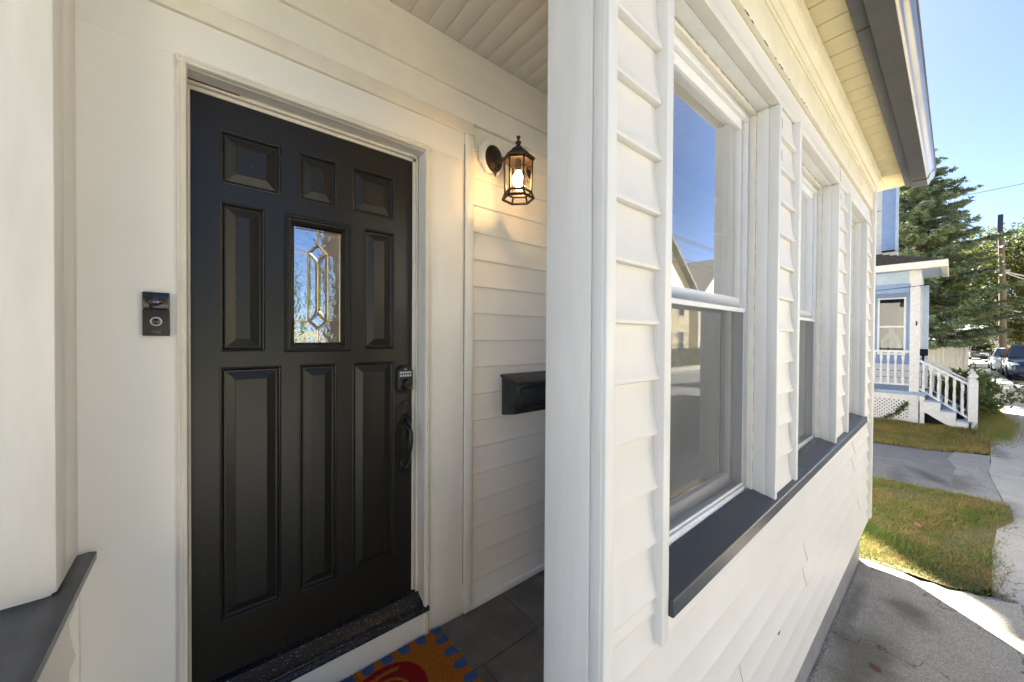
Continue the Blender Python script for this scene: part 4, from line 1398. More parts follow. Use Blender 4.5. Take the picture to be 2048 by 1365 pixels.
# upper storey siding and blue bay board
for i in range(14):
    z = 4.0 + i * 0.2
    MB().add([(NX + 0.2 - .03, 1.34, z), (NX + .2 - .03, 3.2, z), (NX + .2 - .008, 3.2, z + .2), (NX + .2 - .008, 1.34, z + .2), (NX + .2, 1.34, z), (NX + .2, 3.2, z)], [(0, 1, 2, 3), (0, 4, 5, 1)]).build("siding_board", "shingle_white", nw)
mb = MB()
mb.box(NX + 0.10, NX + 0.21, 1.06, 1.36, 4.46, 7.6)
bay = mb.build("blue_corner_panel", "blue_paint", nw)
box("panel_trim", NX + 0.06, NX + 0.12, 1.03, 1.09, 4.40, 7.6, "pale_blue_paint", nw)
box("underside_shade_plate", NX + 0.06, NX + 0.22, 1.09, 1.36, 4.43, 4.458, "gap_black", nw)  # black colour stands for the shade below the bay panel
# window in the porch wall
wf = MB()
wf.box(NX - 0.03, NX + 0.0, 1.405, 1.50, 1.55, 3.24).box(NX - 0.03, NX, 0.78, 0.855, 1.55, 3.24).box(NX - 0.03, NX, 0.855, 1.405, 3.12, 3.24).box(NX - .035, NX, 0.76, 1.52, 1.50, 1.55)
win = wf.build("window", "blue_paint", nb)
s = MB()
s.box(NX - 0.045, NX - 0.005, 1.365, 1.405, 1.55, 3.12).box(NX - .045, NX - .005, 0.855, 0.895, 1.55, 3.12).box(NX - .045, NX - .005, 0.895, 1.365, 3.08, 3.12).box(NX - .045, NX - .005, .895, 1.365, 1.55, 1.60).box(NX - .045, NX - .005, .895, 1.365, 2.30, 2.345)
s.build("sash", "white_paint", win)
for z0, z1 in ((1.60, 2.30), (2.345, 3.08)):
    g = MB()
    g.add([(NX - .02, .895, z0), (NX - .02, 1.365, z0), (NX - .02, 1.365, z1), (NX - .02, .895, z1)], [(0, 1, 2, 3)])
    g.build("pane", "far_glass", win)
    box("dark_interior", NX - .0045, NX - .0015, .895, 1.365, z0, z1, "dark_room", win)  # dark plate on the wall, the unlit room given by colour
# pale bunched curtain behind the lower pane
cu = MB()
for k, (yy, zz_) in enumerate(((0.98, 1.62), (1.10, 1.62), (1.26, 1.62))):
    cu.tube([(NX - .008, yy, zz_), (NX - .008, yy + 0.02, zz_ + .3), (NX - .008, 1.13, zz_ + .56), (NX - 0.008, 1.12, zz_ + .66)], [0.07, 0.05, 0.05, 0.06], 8)
for i in range(len(cu.v)):
    x, y, z = cu.v[i]
    cu.v[i] = (NX - .008 + (x - NX + .008) * .12, y, z)
cu.build("curtain", "trim_white", win, 60)
box("olive_band", NX - 0.05, NX - 0.002, 0.75, 2.6, 3.25, 3.50, "olive_paint", nw)
# porch: deck, posts, beam, roof
PX = 12.95
box("deck", 12.88, NX - 0.002, 0.42, 2.4, 0.66, 0.74, "step_blue", nb)
box("deck_fascia", 12.92, 12.95, 0.46, 2.4, 0.52, 0.655, "worn_white_paint", nb)
box("lower_wall", NX - 0.06, NX - 0.0355, 0.55, 2.4, 0.74, 1.30, "shingle_white", nb)
for i, z in enumerate((0.93, 1.12)):
    box("wall_groove", NX - 0.0625, NX - 0.059, 0.55, 2.4, z, z + 0.012, "gap_black", nb)
box("blue_sill_band", NX - 0.07, NX - 0.0355, 0.55, 2.4, 1.305, 1.50, "blue_paint", nb)
mb = MB()
mb.box(12.90, 13.06, 0.535, 0.695, 0.0, 3.40)
mb.box(12.885, 13.075, 0.520, 0.710, 3.30, 3.62)
mb.build("porch_post", "worn_white_paint", nb, 40, 0.008)
box("porch_post", 12.90, 13.06, 0.44, 0.515, 0.0, 0.64, "worn_white_paint", nb, 0.006)
mb = MB()
mb.box(12.92, 13.04, 0.712, 2.4, 3.32, 3.60)
mb.box(13.04, NX - 0.06, 0.55, 0.66, 3.32, 3.60)
mb.build("porch_beam", "pale_blue_paint", nb)
box("lower_beam_board", 12.93, 13.03, 0.712, 2.4, 3.10, 3.318, "blue_paint", nb)  # darker blue board hung below the porch beam
box("porch_ceiling", 12.5, NX, 0.22, 2.4, 3.602, 3.63, "pale_blue_paint", nb)
mb = MB()
mb.box(12.42, 12.52, 0.12, 2.4, 3.58, 3.74)
mb.box(12.52, NX, 0.12, 0.22, 3.58, 3.74)
mb.build("porch_gutter", "trim_cream", nb, 40, 0.01)
mb = MB()
mb.add([(12.42, 0.14, 3.73), (12.42, 2.6, 3.73), (NX + .25, 0.14, 3.73), (NX + .2, 1.3, 4.1), (12.95, 1.3, 4.1), (12.95, 2.6, 4.1)], [(0, 2, 3, 4), (0, 4, 5, 1)])
mb.build("porch_roof", "roof_shingle", nb)
for i in range(9):
    mb = MB()
    t = i / 9
    mb.tube([(12.42 + .53 * t, 0.14 + 1.16 * t, 3.745 + .37 * t), (12.42 + .53 * t, 2.6, 3.745 + .37 * t)], 0.012, 4)
    mb.build("shingle_course", "roof_shingle", nb)
# railing towards us
rl = MB().box(12.935, 13.0, 0.70, 2.4, 1.655, 1.71).build("railing", "worn_white_paint", nb)
box("bottom_rail", 12.94, 12.99, 0.70, 2.4, 0.87, 0.915, "worn_white_paint", rl)


def baluster_mesh(h):
    mb = MB()
    s = 0.024
    mb.box(-s, s, -s, s, 0, h * .22)
    mb.box(-s, s, -s, s, h * .78, h)
    prof = [(0.020, .22), (0.026, .25), (0.018, .28), (0.023, .33), (0.026, .42), (0.023, .52), (0.017, .66), (0.015, .70), (0.025, .735), (0.018, .755), (0.022, .78)]
    mb.lathe([(r_, z * h) for r_, z in prof], (0, 0, 0), 8)
    return mb.mesh("baluster", 50)


bme = baluster_mesh(0.742)
for i in range(14):
    me_obj("baluster", bme, "worn_white_paint", rl, Matrix.Translation((12.965, 0.80 + i * 0.125, 0.914)))
# lattice below the deck: crossing slats in a frame
lat = MB().box(12.925, 12.95, 0.70, 2.4, 0.0, 0.05).build("lattice", "worn_white_paint", nb)
for d in (1, -1):
    k = 0
    y = 0.2
    while y < 2.9:
        z0, z1 = 0.05, 0.52
        ya, yb = y, y + d * (z1 - z0)
        # clip to the bay
        def cl(yv, zv, other):
            return yv, zv
        pa, pb = [ya, z0], [yb, z1]
        for p, q in ((pa, pb), (pb, pa)):
            if p[0] < 0.70:
                t = (0.70 - p[0]) / (q[0] - p[0]) if q[0] != p[0] else 2
                if t < 1:
                    p[1] = p[1] + (q[1] - p[1]) * t
                    p[0] = 0.70
        if min(pa[0], pb[0]) >= 0.699 and min(pa[0], pb[0]) < 2.1:
            off = 0.0 if d > 0 else 0.007
            nx_, nz_ = -d * 0.7071, 0.7071
            w = 0.017
            mb = MB()
            q = [(pa[0] - nx_ * w, pa[1] - nz_ * w * 0), (pb[0], pb[1])]
            pr4 = [(pa[0] + w * 1.41, pa[1]), (pa[0] - w * 1.41, pa[1]), (pb[0] - w * 1.41, pb[1]), (pb[0] + w * 1.41, pb[1])]
            mb.prism_x(pr4, 12.930 + off, 12.936 + off)
            mb.build("slat", "worn_white_paint", lat)
        y += 0.082
box("lattice_shade_sheet", 13.3, 13.32, 0.6, 2.4, 0.0, 0.5, "gap_black", nb)  # black sheet added for the shade under the deck
# stairs towards the street
sx0, sx1 = 12.86, 14.3
steps = [(0.44, 0.19, 0.60), (0.19, -0.03, 0.42), (-0.03, -0.25, 0.22)]
for y1, y0, zt in ((0.46, 0.17, 0.565), (0.19, -0.06, 0.375), (-0.04, -0.27, 0.185)):
    box("tread", sx0, sx1, y0, y1, zt - 0.03, zt, "step_blue", nb, 0.004)
    box("riser", sx0 + 0.03, sx1, y0 + 0.022, y0 + 0.04, zt - 0.16, zt - 0.0305, "step_blue", nb)
mb = MB()
mb.prism_x([(0.50, 0.66), (0.44, 0.53), (0.20, 0.53), (0.20, 0.34), (-0.03, 0.34), (-0.03, 0.15), (-0.25, 0.15), (-0.25, 0.0), (-0.05, -0.01), (0.12, 0.06), (0.28, 0.17), (0.40, 0.26), (0.50, 0.30)], 12.885, 12.915)
mb.build("stringer", "worn_white_paint", nb)
box("stair_shade_sheet", 13.1, 13.12, -0.15, 0.46, 0.0, 0.32, "gap_black", nb)  # upright black sheet, shade beneath the steps put into its colour
for sxx in (12.95, 14.25):
    sr = MB()
    def rail(y0, z0, y1, z1, t, w, mb):
        mb.add([(sxx - w, y0, z0), (sxx + w, y0, z0), (sxx + w, y0, z0 + t), (sxx - w, y0, z0 + t), (sxx - w, y1, z1), (sxx + w, y1, z1), (sxx + w, y1, z1 + t), (sxx - w, y1, z1 + t)],
               [(0, 1, 2, 3), (7, 6, 5, 4), (0, 4, 5, 1), (1, 5, 6, 2), (2, 6, 7, 3), (3, 7, 4, 0)])
    rail(0.535, 1.455, -0.19, 0.975, 0.055, 0.035, sr)
    so = sr.build("stair_rail", "worn_white_paint", nb)
    sr = MB()
    rail(0.535, 0.80, -0.19, 0.235, 0.045, 0.02, sr)
    sr.build("bottom_rail", "worn_white_paint", so)
    bm2 = baluster_mesh(0.66)
    for i in range(6):
        t = (i + 0.6) / 6.2
        y = 0.535 + (-0.725) * t
        z = 0.83 - 0.565 * t
        me_obj("baluster", bm2, "worn_white_paint", so, Matrix.Translation((sxx, y, z)))
    # newel post with turned finial
    nw_ = MB()
    nw_.box(sxx - 0.065, sxx + 0.065, -0.335, -0.20, -0.05, 1.07)
    npo = nw_.build("newel_post", "worn_white_paint", nb, 40, 0.01)
    nw_ = MB()
    nw_.lathe([(0.060, 1.07), (0.066, 1.085), (0.040, 1.11), (0.035, 1.125), (0.058, 1.145), (0.068, 1.175), (0.060, 1.205), (0.036, 1.228), (0.022, 1.236), (0.030, 1.25), (0.028, 1.268), (0.0, 1.282)], (sxx, -0.2675, 0), 16)
    nw_.build("finial", "worn_white_paint", npo, 50)
# house number, and a small black light/speaker fixture beside the post
box("number_plate", 12.893, 12.8995, 0.575, 0.60, 2.30, 2.41, "gap_black", nb)
pl = thing("porch_fixture", "small dark stand on the neighbour's porch beside the post", "fixture", (13.4, 0.52, 0.74))
mb = MB()
mb.lathe([(0.10, 0.70), (0.10, 0.72), (0.02, 0.725), (0.02, 1.52), (0.05, 1.54)], (13.6, 0.50, 0.04), 12)
mb.build("stem", "gap_black", pl, 40)
mb = MB()
mb.box(13.53, 13.67, 0.42, 0.58, 1.58, 1.74)
mb.build("holder", "gap_black", pl, 40, 0.01)

# ------------------------------------------------------------------ fence beyond the neighbour's house
fen = thing("vinyl_fence", "tall cream vinyl board fence below the spruce", "fence", (26, 0.3, 0))
me = MB().box(26.0, 26.03, 0.002, 0.149, 0.06, 1.90).mesh("board", 40, 0.004)
for i in range(14):
    me_obj("board", me, "fence_vinyl", fen, Matrix.Translation((0, -0.27 + i * 0.15, 0)))
box("top_rail", 25.98, 26.05, -0.27, 1.84, 1.90, 1.98, "fence_vinyl", fen, 0.01)
box("post", 25.96, 26.07, -0.39, -0.272, 0.0, 2.05, "fence_vinyl", fen, 0.01)
me = MB().box(-0.146, -0.004, -0.31, -0.28, 0.06, 1.90).mesh("board", 40, 0.008)


# ------------------------------------------------------------------ trees
def rand_tris(centers, dirs, length, width, n):
    """thin leaf triangles around given centres"""
    up_ = RNG.normal(0, 1, (n, 3))
    side = np.cross(dirs, up_)
    side /= np.linalg.norm(side, axis=1)[:, None] + 1e-9
    V = np.zeros((n, 3, 3))
    L = length * RNG.uniform(0.6, 1.3, (n, 1))
    W = width * RNG.uniform(0.7, 1.3, (n, 1))
    V[:, 0] = centers - side * W
    V[:, 1] = centers + side * W
    V[:, 2] = centers + dirs * L
    return V


def spruce(loc, H, label, rprof, z_low):
    t = thing("spruce_tree", label, "tree", loc)
    bx, by = loc[0], loc[1]
    mb = MB()
    mb.tube([(bx, by, 0), (bx, by, H * .5), (bx + .05, by, H)], [0.24, 0.13, 0.02], 10)
    C, Dr = [], []
    z = z_low
    while z < H - 0.1:
        rr = np.interp(z, [p[0] for p in rprof], [p[1] for p in rprof])
        nb_ = 9 if rr > 1 else 6
        a0 = random.uniform(0, 6.28)
        for k in range(nb_):
            a = a0 + k * 6.283 / nb_ + random.gauss(0, .18)
            L = rr * random.uniform(0.6, 1.15)
            droop = -0.22 if z < H * .55 else (0.0 if z < H * .8 else 0.35)
            zz0 = z + random.uniform(-.12, .12)
            d = np.array([math.cos(a), math.sin(a), 0.0])
            s_ = np.array([-math.sin(a), math.cos(a), 0.0])
            pts = []
            for q in np.linspace(0, 1, 6):
                pts.append(np.array([bx, by, zz0]) + d * L * q + np.array([0, 0, droop * L * (q - 0.55 * q * q * 1.1) + 0.10 * L * q ** 3]))
            mb.tube([tuple(p) for p in pts], [0.03 * (1 - q) + 0.005 for q in np.linspace(0, 1, 6)], 4, 0, False)
            nt_ = max(6, int(L * 19))
            for j in range(nt_):
                q = random.uniform(0.18, 1.0)
                i0 = min(4, int(q * 5))
                base = pts[i0] + (pts[i0 + 1] - pts[i0]) * (q * 5 - i0)
                sd = random.choice((-1, 1))
                tl = (0.16 + 0.42 * L * (1 - q) * .55) * random.uniform(.7, 1.2)
                td = d * random.uniform(.45, .8) + s_ * sd * random.uniform(.5, 1.0) + np.array([0, 0, random.uniform(-.32, .02)])
                td /= np.linalg.norm(td)
                nn = int(14 + tl * 55)
                f = RNG.uniform(0, 1, (nn, 1))
                C.append(base + td * tl * f + RNG.normal(0, .02, (nn, 3)))
                dd = td * 0.9 + RNG.normal(0, .55, (nn, 3)) + np.array([0, 0, -.05])
                Dr.append(dd / np.linalg.norm(dd, axis=1)[:, None])
        z += 0.36 if z < H * .7 else 0.27
    mb.build("trunk", "bark", t, 60)
    C, Dr = np.concatenate(C), np.concatenate(Dr)
    tri_mesh("crown", rand_tris(C, Dr, 0.125, 0.021, len(C)), "spruce_needles", t, "stuff")
    return t


spruce((23.5, 1.08, 0), 10.5, "tall blue green spruce behind the neighbour's porch", [(1.6, 2.0), (2.3, 2.5), (3.5, 2.6), (5, 2.4), (6.9, 1.95), (8.3, 1.25), (9.5, 0.5), (10.5, 0.12)], 1.9)


def leafy(loc, H, rad, z0, n, m, label, name="maple_tree", clumps=60, lsize=0.10, trunk=0.2):
    t = thing(name, label, "tree", loc)
    bx, by, bz = loc
    mb = MB()
    mb.tube([(bx, by, bz), (bx + .1, by, bz + z0), (bx, by + .1, bz + H * .6), (bx, by, bz + H * .85)], [trunk, trunk * .8, trunk * .45, trunk * .12], 9)
    cs = []
    for k in range(clumps):
        while True:
            p = np.array([random.uniform(-1, 1) for _ in range(3)])
            l = np.linalg.norm(p)
            if 0.25 < l < 1:
                break
        p = p / l * (l ** 0.4)
        c = np.array([bx + p[0] * rad, by + p[1] * rad, bz + z0 + (H - z0) * (0.5 + 0.5 * p[2])])
        cs.append(c)
        if k % 2 == 0:
            zb = bz + z0 + (c[2] - bz - z0) * .4
            mid = (np.array([bx, by, zb]) + c) / 2 + np.array([0, 0, .15])
            mb.tube([(bx, by, zb), tuple(mid), tuple(c)], [trunk * .3, trunk * .16, trunk * .04], 5, 0, False)
    mb.build("trunk", "bark", t, 60)
    cs = np.array(cs)
    idx = RNG.integers(0, len(cs), n)
    sp = rad * 0.25 * RNG.uniform(.5, 1.3, (len(cs), 1))[idx]
    C = cs[idx] + np.clip(RNG.normal(0, 1, (n, 3)), -2, 2) * sp * np.array([1, 1, .6])
    D = RNG.normal(0, 1, (n, 3))
    D[:, 2] -= .4
    D /= np.linalg.norm(D, axis=1)[:, None]
    tri_mesh("crown", rand_tris(C, D, lsize * 1.8, lsize * .7, n), m, t, "stuff")
    return t


leafy((56, -3.6, 0), 12.5, 3.6, 2.0, 26000, "maple_leaves", "yellowing broadleaf tree behind the utility pole", clumps=80, lsize=0.13)
leafy((50, 4.5, 0), 10, 4.2, 2.0, 18000, "green_leaves", "dark green tree behind the spruce and fence", clumps=60, lsize=0.14)
leafy((64, -8.5, 0), 12, 4.2, 2.0, 18000, "green_leaves", "green tree at the far right end of the street", clumps=60, lsize=0.15)
leafy((30, 5.8, 0), 12, 3.8, 2.5, 16000, "green_leaves", "dense green tree behind the neighbour's house and fence", clumps=70, lsize=0.16)
leafy((40, 3.9, 0), 12, 3.7, 2.5, 18000, "maple_leaves", "yellow green tree between the spruce and the utility pole", clumps=70, lsize=0.15)
leafy((1.2, -14.0, 0), 5.2, 1.7, 1.3, 7000, "maple_leaves", "golden street tree across the road from the front door", clumps=60, lsize=0.10)
leafy((-6.0, -15, 0), 8.5, 3.0, 2.2, 12000, "green_leaves", "green yard tree across the road, left of the golden one", clumps=50, lsize=0.11)

# rose shrub at the foot of the neighbour's steps
sh = thing("rose_shrub", "leafy green shrub growing behind the neighbour's stair rail", "shrub", (15.6, -0.3, 0))
mb = MB()
C = []
for k in range(34):
    bx, by = 15.0 + random.uniform(-.5, 1.2), -0.15 + random.uniform(-.40, .35)
    hgt = random.uniform(0.5, 1.25)
    ex, ey = bx + random.gauss(0, .22), by + random.gauss(0, .2)
    pts = [(bx, by, 0), ((bx + ex) / 2, (by + ey) / 2 + .03, hgt * .6), (ex, ey, hgt)]
    mb.tube(pts, [0.008, 0.006, 0.003], 5, 0, False)
    for q in np.linspace(.25, 1, 9):
        p = np.array(pts[0]) * (1 - q) + np.array(pts[2]) * q
        C.append(p + RNG.normal(0, .07, (9, 3)))
mb.build("stem", "bark", sh, 60)
C = np.concatenate(C)
D = RNG.normal(0, 1, C.shape)
D /= np.linalg.norm(D, axis=1)[:, None]
tri_mesh("foliage", np.concatenate([rand_tris(C, D, 0.10, 0.033, len(C)), rand_tris(C, -D, 0.08, 0.03, len(C))]), "shrub_leaves", sh, "stuff")
# weeds at the corner of the sidewalk
wd = thing("weed_clump", "feathery green weeds spilling over the sidewalk beside the newel post", "weeds", (13.4, -0.55, 0))
n = 5200
px = RNG.normal(13.7, .75, n)
py = -0.52 + RNG.normal(0, .13, n)
h = RNG.uniform(.05, .32, n)
a = RNG.uniform(0, 6.28, n)
V = np.zeros((n, 3, 3))
lx_, ly_ = np.cos(a) * h * .6, np.sin(a) * h * .6 - .05
V[:, 0] = np.stack([px - .006, py, np.zeros(n)], 1)
V[:, 1] = np.stack([px + .006, py + .006, np.zeros(n)], 1)
V[:, 2] = np.stack([px + lx_, py + ly_, h], 1)
tri_mesh("foliage", V, "grass_blades", wd, "stuff")
# ivy runner on the lattice
iv = thing("ivy_runner", "green ivy runner climbing across the white lattice", "ivy", (12.9, 1.0, 0.1))
mb = MB()
pts = [(12.905, 1.12, 0.02), (12.90, 1.02, 0.10), (12.905, 0.90, 0.20), (12.90, 0.80, 0.33), (12.905, 0.72, 0.45)]
mb.tube(pts, 0.005, 5)
mb.build("stem", "bark", iv, 60)
t_ = RNG.uniform(0, 1, 260)
P = np.array(pts)
C = np.stack([np.interp(t_, np.linspace(0, 1, 5), P[:, i]) for i in range(3)], 1) + RNG.normal(0, .03, (260, 3)) * np.array([.4, 1, 1])
D = RNG.normal(0, 1, C.shape)
D /= np.linalg.norm(D, axis=1)[:, None]
tri_mesh("foliage", rand_tris(C, D, 0.05, 0.016, 260), "shrub_leaves", iv, "stuff")

# ------------------------------------------------------------------ utility pole and wires
po = thing("utility_pole", "weathered wooden utility pole with dark box on top, behind parked cars", "utility pole", (44, -2.16, 0))
MB().tube([(44, -2.20, 0), (44, -2.15, 5), (44, -2.02, 9.8)], [0.20, 0.175, 0.14], 12).build("shaft", "pole_wood", po, 60)
mb = MB()
mb.box(43.86, 44.16, -2.11, -1.85, 9.75, 11.0)
mb.build("top_box", "pole_cap", po, 40, 0.03)
mb = MB()
mb.box(43.9, 44.1, -2.45, -1.8, 6.85, 7.0)
mb.build("bracket", "wire_pale", po)


def wire(name, pts, r_, m, label, sag=0.3):
    mb = MB()
    a, b_ = Vector(pts[0]), Vector(pts[1])
    P = []
    for i in range(17):
        t = i / 16
        p = a.lerp(b_, t)
        p.z -= sag * 4 * t * (1 - t)
        P.append(p)
    mb.tube(P, r_, 5)
    o = mb.build(name, m, None, 60)
    setp(o, label, "wire", "overhead wires")


wire("overhead_wire", [(14.66, 1.46, 5.60), (20, -1.34, 6.95)], 0.008, "wire_black", "black service wire rising from the neighbour's wall across the spruce", 0.02)
wire("overhead_wire", [(20.0, -1.35, 6.95), (44, -9.5, 10.5)], 0.012, "wire_black", "black service wire running on towards the far side of the street", 0.2)
wire("overhead_wire", [(44, -2.1, 6.95), (70, -12, 7.2)], 0.05, "wire_pale", "upper pale cable leaving the utility pole to the right", 0.5)
wire("overhead_wire", [(44, -2.1, 6.9), (50, -6.5, 5.6)], 0.04, "wire_pale", "second pale cable leaving the utility pole to the right, sloping down", 0.3)
wire("overhead_wire", [(44, -2.2, 4.4), (60, -9.5, 6.6)], 0.035, "wire_pale", "pale cable rising from the middle of the utility pole", 0.2)
wire("overhead_wire", [(44, -2.2, 4.2), (52, -7.5, 3.6)], 0.04, "wire_pale", "lowest pale cable sagging from the middle of the utility pole", 0.2)
wire("overhead_wire", [(12.4, 1.35, 3.13), (12.4, 0.19, 3.21)], 0.008, "wire_black", "thin black wire strung across the neighbour's porch eave", 0.0)
for i, (zz_, yy, wl) in enumerate(((8.3, -8.4, "topmost"), (8.0, -8.4, "second highest"), (6.9, -8.6, "third highest"), (6.4, -8.6, "lowest"))):
    wire("overhead_wire", [(-40, yy, zz_ + .4 * i), (70, yy - .6, zz_)], 0.022, "wire_black", "black street wire mirrored in the nearest window, %s of the four" % wl, 0.7)


# ------------------------------------------------------------------ parked cars
def car(name, label, loc, rotz, paint, L, W, H, suv=True, group=None):
    """car with its nose towards +x of its own frame"""
    t = thing(name, label, "car", loc, rotz, group)
    T = WORLD[t.name]
    hw = W / 2
    hood = 0.60 * H if suv else 0.62 * H
    belt = 0.63 * H if suv else 0.66 * H
    zl = 0.20
    nose, tail = L / 2, -L / 2
    st = [(tail, .78, .38, belt * .80), (tail + .06, .92, .26, belt * .97), (tail + .30, .985, zl, belt), (-0.2 * L, 1.0, zl, belt), (0.10 * L, 1.0, zl, belt), (0.20 * L, 1.0, zl, belt * .99),
          (0.26 * L, .995, zl, hood * 1.01), (nose - .45, .97, zl, hood * .96), (nose - .18, .92, .24, hood * .90), (nose - .04, .82, .28, hood * .78), (nose, .74, .34, hood * .62)]
    mb = MB()
    n = 0
    ring = []
    for x, wf_, a, b_ in st:
        w_ = hw * wf_
        h_ = b_ - a
        half = [(0, a), (.75 * w_, a), (.95 * w_, a + .07 * h_), (w_, a + .30 * h_), (w_, a + .60 * h_), (.975 * w_, a + .86 * h_), (.90 * w_, a + .97 * h_), (.5 * w_, b_), (0, b_ + .015)]
        full = [(x, y, z) for y, z in half] + [(x, -y, z) for y, z in reversed(half[1:-1])]
        ring.append(full)
    m_ = len(ring[0])
    vs_ = [p for r_ in ring for p in r_]
    fs = []
    for i in range(len(ring) - 1):
        for k in range(m_):
            k2 = (k + 1) % m_
            fs.append((i * m_ + k, i * m_ + k2, (i + 1) * m_ + k2, (i + 1) * m_ + k))
    fs.append(tuple(range(m_ - 1, -1, -1)))
    fs.append(tuple((len(ring) - 1) * m_ + k for k in range(m_)))
    mb.add(vs_, fs)
    body = mb.build("body", paint, t, 40, 0, T)
    # greenhouse
    xr0 = tail + (.12 if suv else .55)
    xr1 = tail + (.42 if suv else 1.15)
    xf1 = 0.06 * L
    xf0 = 0.22 * L
    bw, rw = hw * .93, hw * .74
    B = [(xr0, bw, belt - .03), (xf0, bw, belt - .03)]
    Tp = [(xr1, rw, H - .03), (xf1, rw, H - .03)]
    gh = MB()
    vs_ = [(xr0, -bw, belt - .03), (xf0, -bw, belt - .03), (xf0, bw, belt - .03), (xr0, bw, belt - .03), (xr1, -rw, H - .03), (xf1, -rw, H - .03), (xf1, rw, H - .03), (xr1, rw, H - .03),
           (xr1 + .15, -rw * .8, H), (xf1 - .25, -rw * .8, H), (xf1 - .25, rw * .8, H), (xr1 + .15, rw * .8, H)]
    gh.add(vs_, [(0, 1, 5, 4), (1, 2, 6, 5), (2, 3, 7, 6), (3, 0, 4, 7), (4, 5, 9, 8), (5, 6, 10, 9), (6, 7, 11, 10), (7, 4, 8, 11), (8, 9, 10, 11)])
    gh.build("cabin", paint, t, 30, 0.03, T)
    V_ = [Vector(v) for v in vs_]

    def panel(nm, q, ins, m, push=0.012):
        a, b_, c, d = q
        nrm = (b_ - a).cross(d - a).normalized()
        cen = (a + b_ + c + d) / 4
        if nrm.dot(cen - Vector((0, 0, cen.z * .9))) < 0:
            nrm = -nrm
        pts = [p + (cen - p) * ins + nrm * push for p in q]
        g = MB()
        g.add(pts, [(0, 1, 2, 3)])
        g.build(nm, m, t, None, 0, T)
    panel("windshield", (V_[1], V_[2], V_[6], V_[5]), .07, "car_glass")
    panel("rear_window", (V_[3], V_[0], V_[4], V_[7]), .12, "car_glass")
    for a, b_, c, d in ((0, 1, 5, 4), (3, 2, 6, 7)):
        A_, B_, C_, D_ = V_[a], V_[b_], V_[c], V_[d]
        for u0, u1 in ((.06, .47), (.50, .93)):
            panel("side_window", (A_.lerp(B_, u0), A_.lerp(B_, u1), D_.lerp(C_, u1), D_.lerp(C_, u0)), .06, "car_glass")
    for s in (-1, 1):
        mb = MB()
        mb.lathe([(0.0, -.07), (.06, -.05), (.075, 0), (.06, .06), (0.0, .07)], (xf0 - .22, s * (hw + .12), belt + .06), 10)
        mb.tube([(xf0 - .2, s * (hw - .05), belt), (xf0 - .22, s * (hw + .10), belt + .03)], .03, 6)
        mb.build("mirror", paint if not suv else "car_trim", t, 50, 0, T)
        mb = MB()
        mb.prism([(nose - .42, hood * .74), (nose - .10, hood * .70), (nose - .02, hood * .74), (nose - .10, hood * .84), (nose - .45, hood * .86)], -.03, .03)
        for v in range(len(mb.v)):
            x, y, z = mb.v[v]
            k = (x - (nose - .45)) / .45
            mb.v[v] = (x + .03, s * (hw * (.985 - .30 * k * k) - .02 - y * 3.2 * k), z)
        mb.build("headlight", "lamp_lens", t, 40, 0, T)
        mb = MB()
        mb.lathe([(0.0, .02), (.05, .02), (.075, 0.0), (.075, -.06)], (nose - .14, s * hw * .70, hood * .42), 14, 0, 'X')
        mb.build("fog_light", "lamp_lens", t, 40, 0, T)
        mb = MB()
        mb.box(tail - .012, tail + .22, min(s * hw * .99, s * hw * .52), max(s * hw * .99, s * hw * .52), belt * .76, belt * .90)
        mb.build("tail_light", "tail_lens", t, 40, 0.02, T)
        for wx in (-.31 * L, .315 * L):
            wr = .36 if suv else .32
            mb = MB()
            c = (wx, s * (hw - .10), wr)
            mb.lathe([(wr * .6, -.11), (wr * .93, -.11), (wr, -.07), (wr, .07), (wr * .93, .11), (wr * .6, .11)], c, 20, 0, 'Y')
            wh = mb.build("wheel", "rubber", t, 40, 0, T)
            mb = MB()
            mb.lathe([(0, s * .09), (wr * .2, s * .10), (wr * .55, s * .085), (wr * .64, s * .11), (wr * .64, -s * .02), (0, -s * .02)], c, 10, 0, 'Y')
            mb.build("rim", "alloy", wh, 30, 0, T)
            mb = MB()
            mb.lathe([(0.0, s * 0.006), (wr * 1.16, s * 0.006), (wr * 1.16, -s * .05), (0, -s * .05)], (wx, s * hw, wr + .03), 20, 0, 'Y')
            mb.build("wheel_arch", "car_trim", t, 40, 0, T)
    gr = MB()
    gr.box(nose - .05, nose + .012, -hw * .5, hw * .5, hood * .62, hood * .76)
    gr.box(nose - .12, nose + .012, -hw * .62, hw * .62, hood * .30, hood * .46)
    gr.build("grille", "car_trim", t, 40, 0.015, T)
    gr = MB()
    gr.tube([(nose + .02, -hw * .60, hood * .26), (nose + .03, -hw * .3, hood * .25), (nose + .03, hw * .3, hood * .25), (nose + .02, hw * .60, hood * .26)], .022, 6)
    gr.build("bumper_strip", "chrome", t, 50, 0, T)
    gr = MB()
    gr.box(tail - .02, tail + .02, -.26, .26, belt * .60, belt * .72)
    gr.box(nose, nose + .03, -.26, .26, hood * .40, hood * .52)
    gr.build("number_plate", "plate_white", t, 40, 0, T)
    gr = MB()
    gr.box(tail - .06, tail + .2, -hw * .88, hw * .88, .30, belt * .42)
    gr.build("rear_bumper", "car_trim", t, 40, 0.04, T)
    return t


car("suv", "dark blue parked suv facing the camera at the photo's right edge", (34.5, -2.72, -0.12), math.pi, "car_blue", 4.8, 1.94, 1.86)
car("sedan", "white parked sedan behind the blue suv", (41.0, -2.40, -0.12), math.pi, "car_white", 4.5, 1.78, 1.58, False)
car("suv", "slate grey suv seen from behind in front of the garages", (60.2, -1.66, 0.0), 0.06, "car_slate", 4.5, 1.80, 1.64)

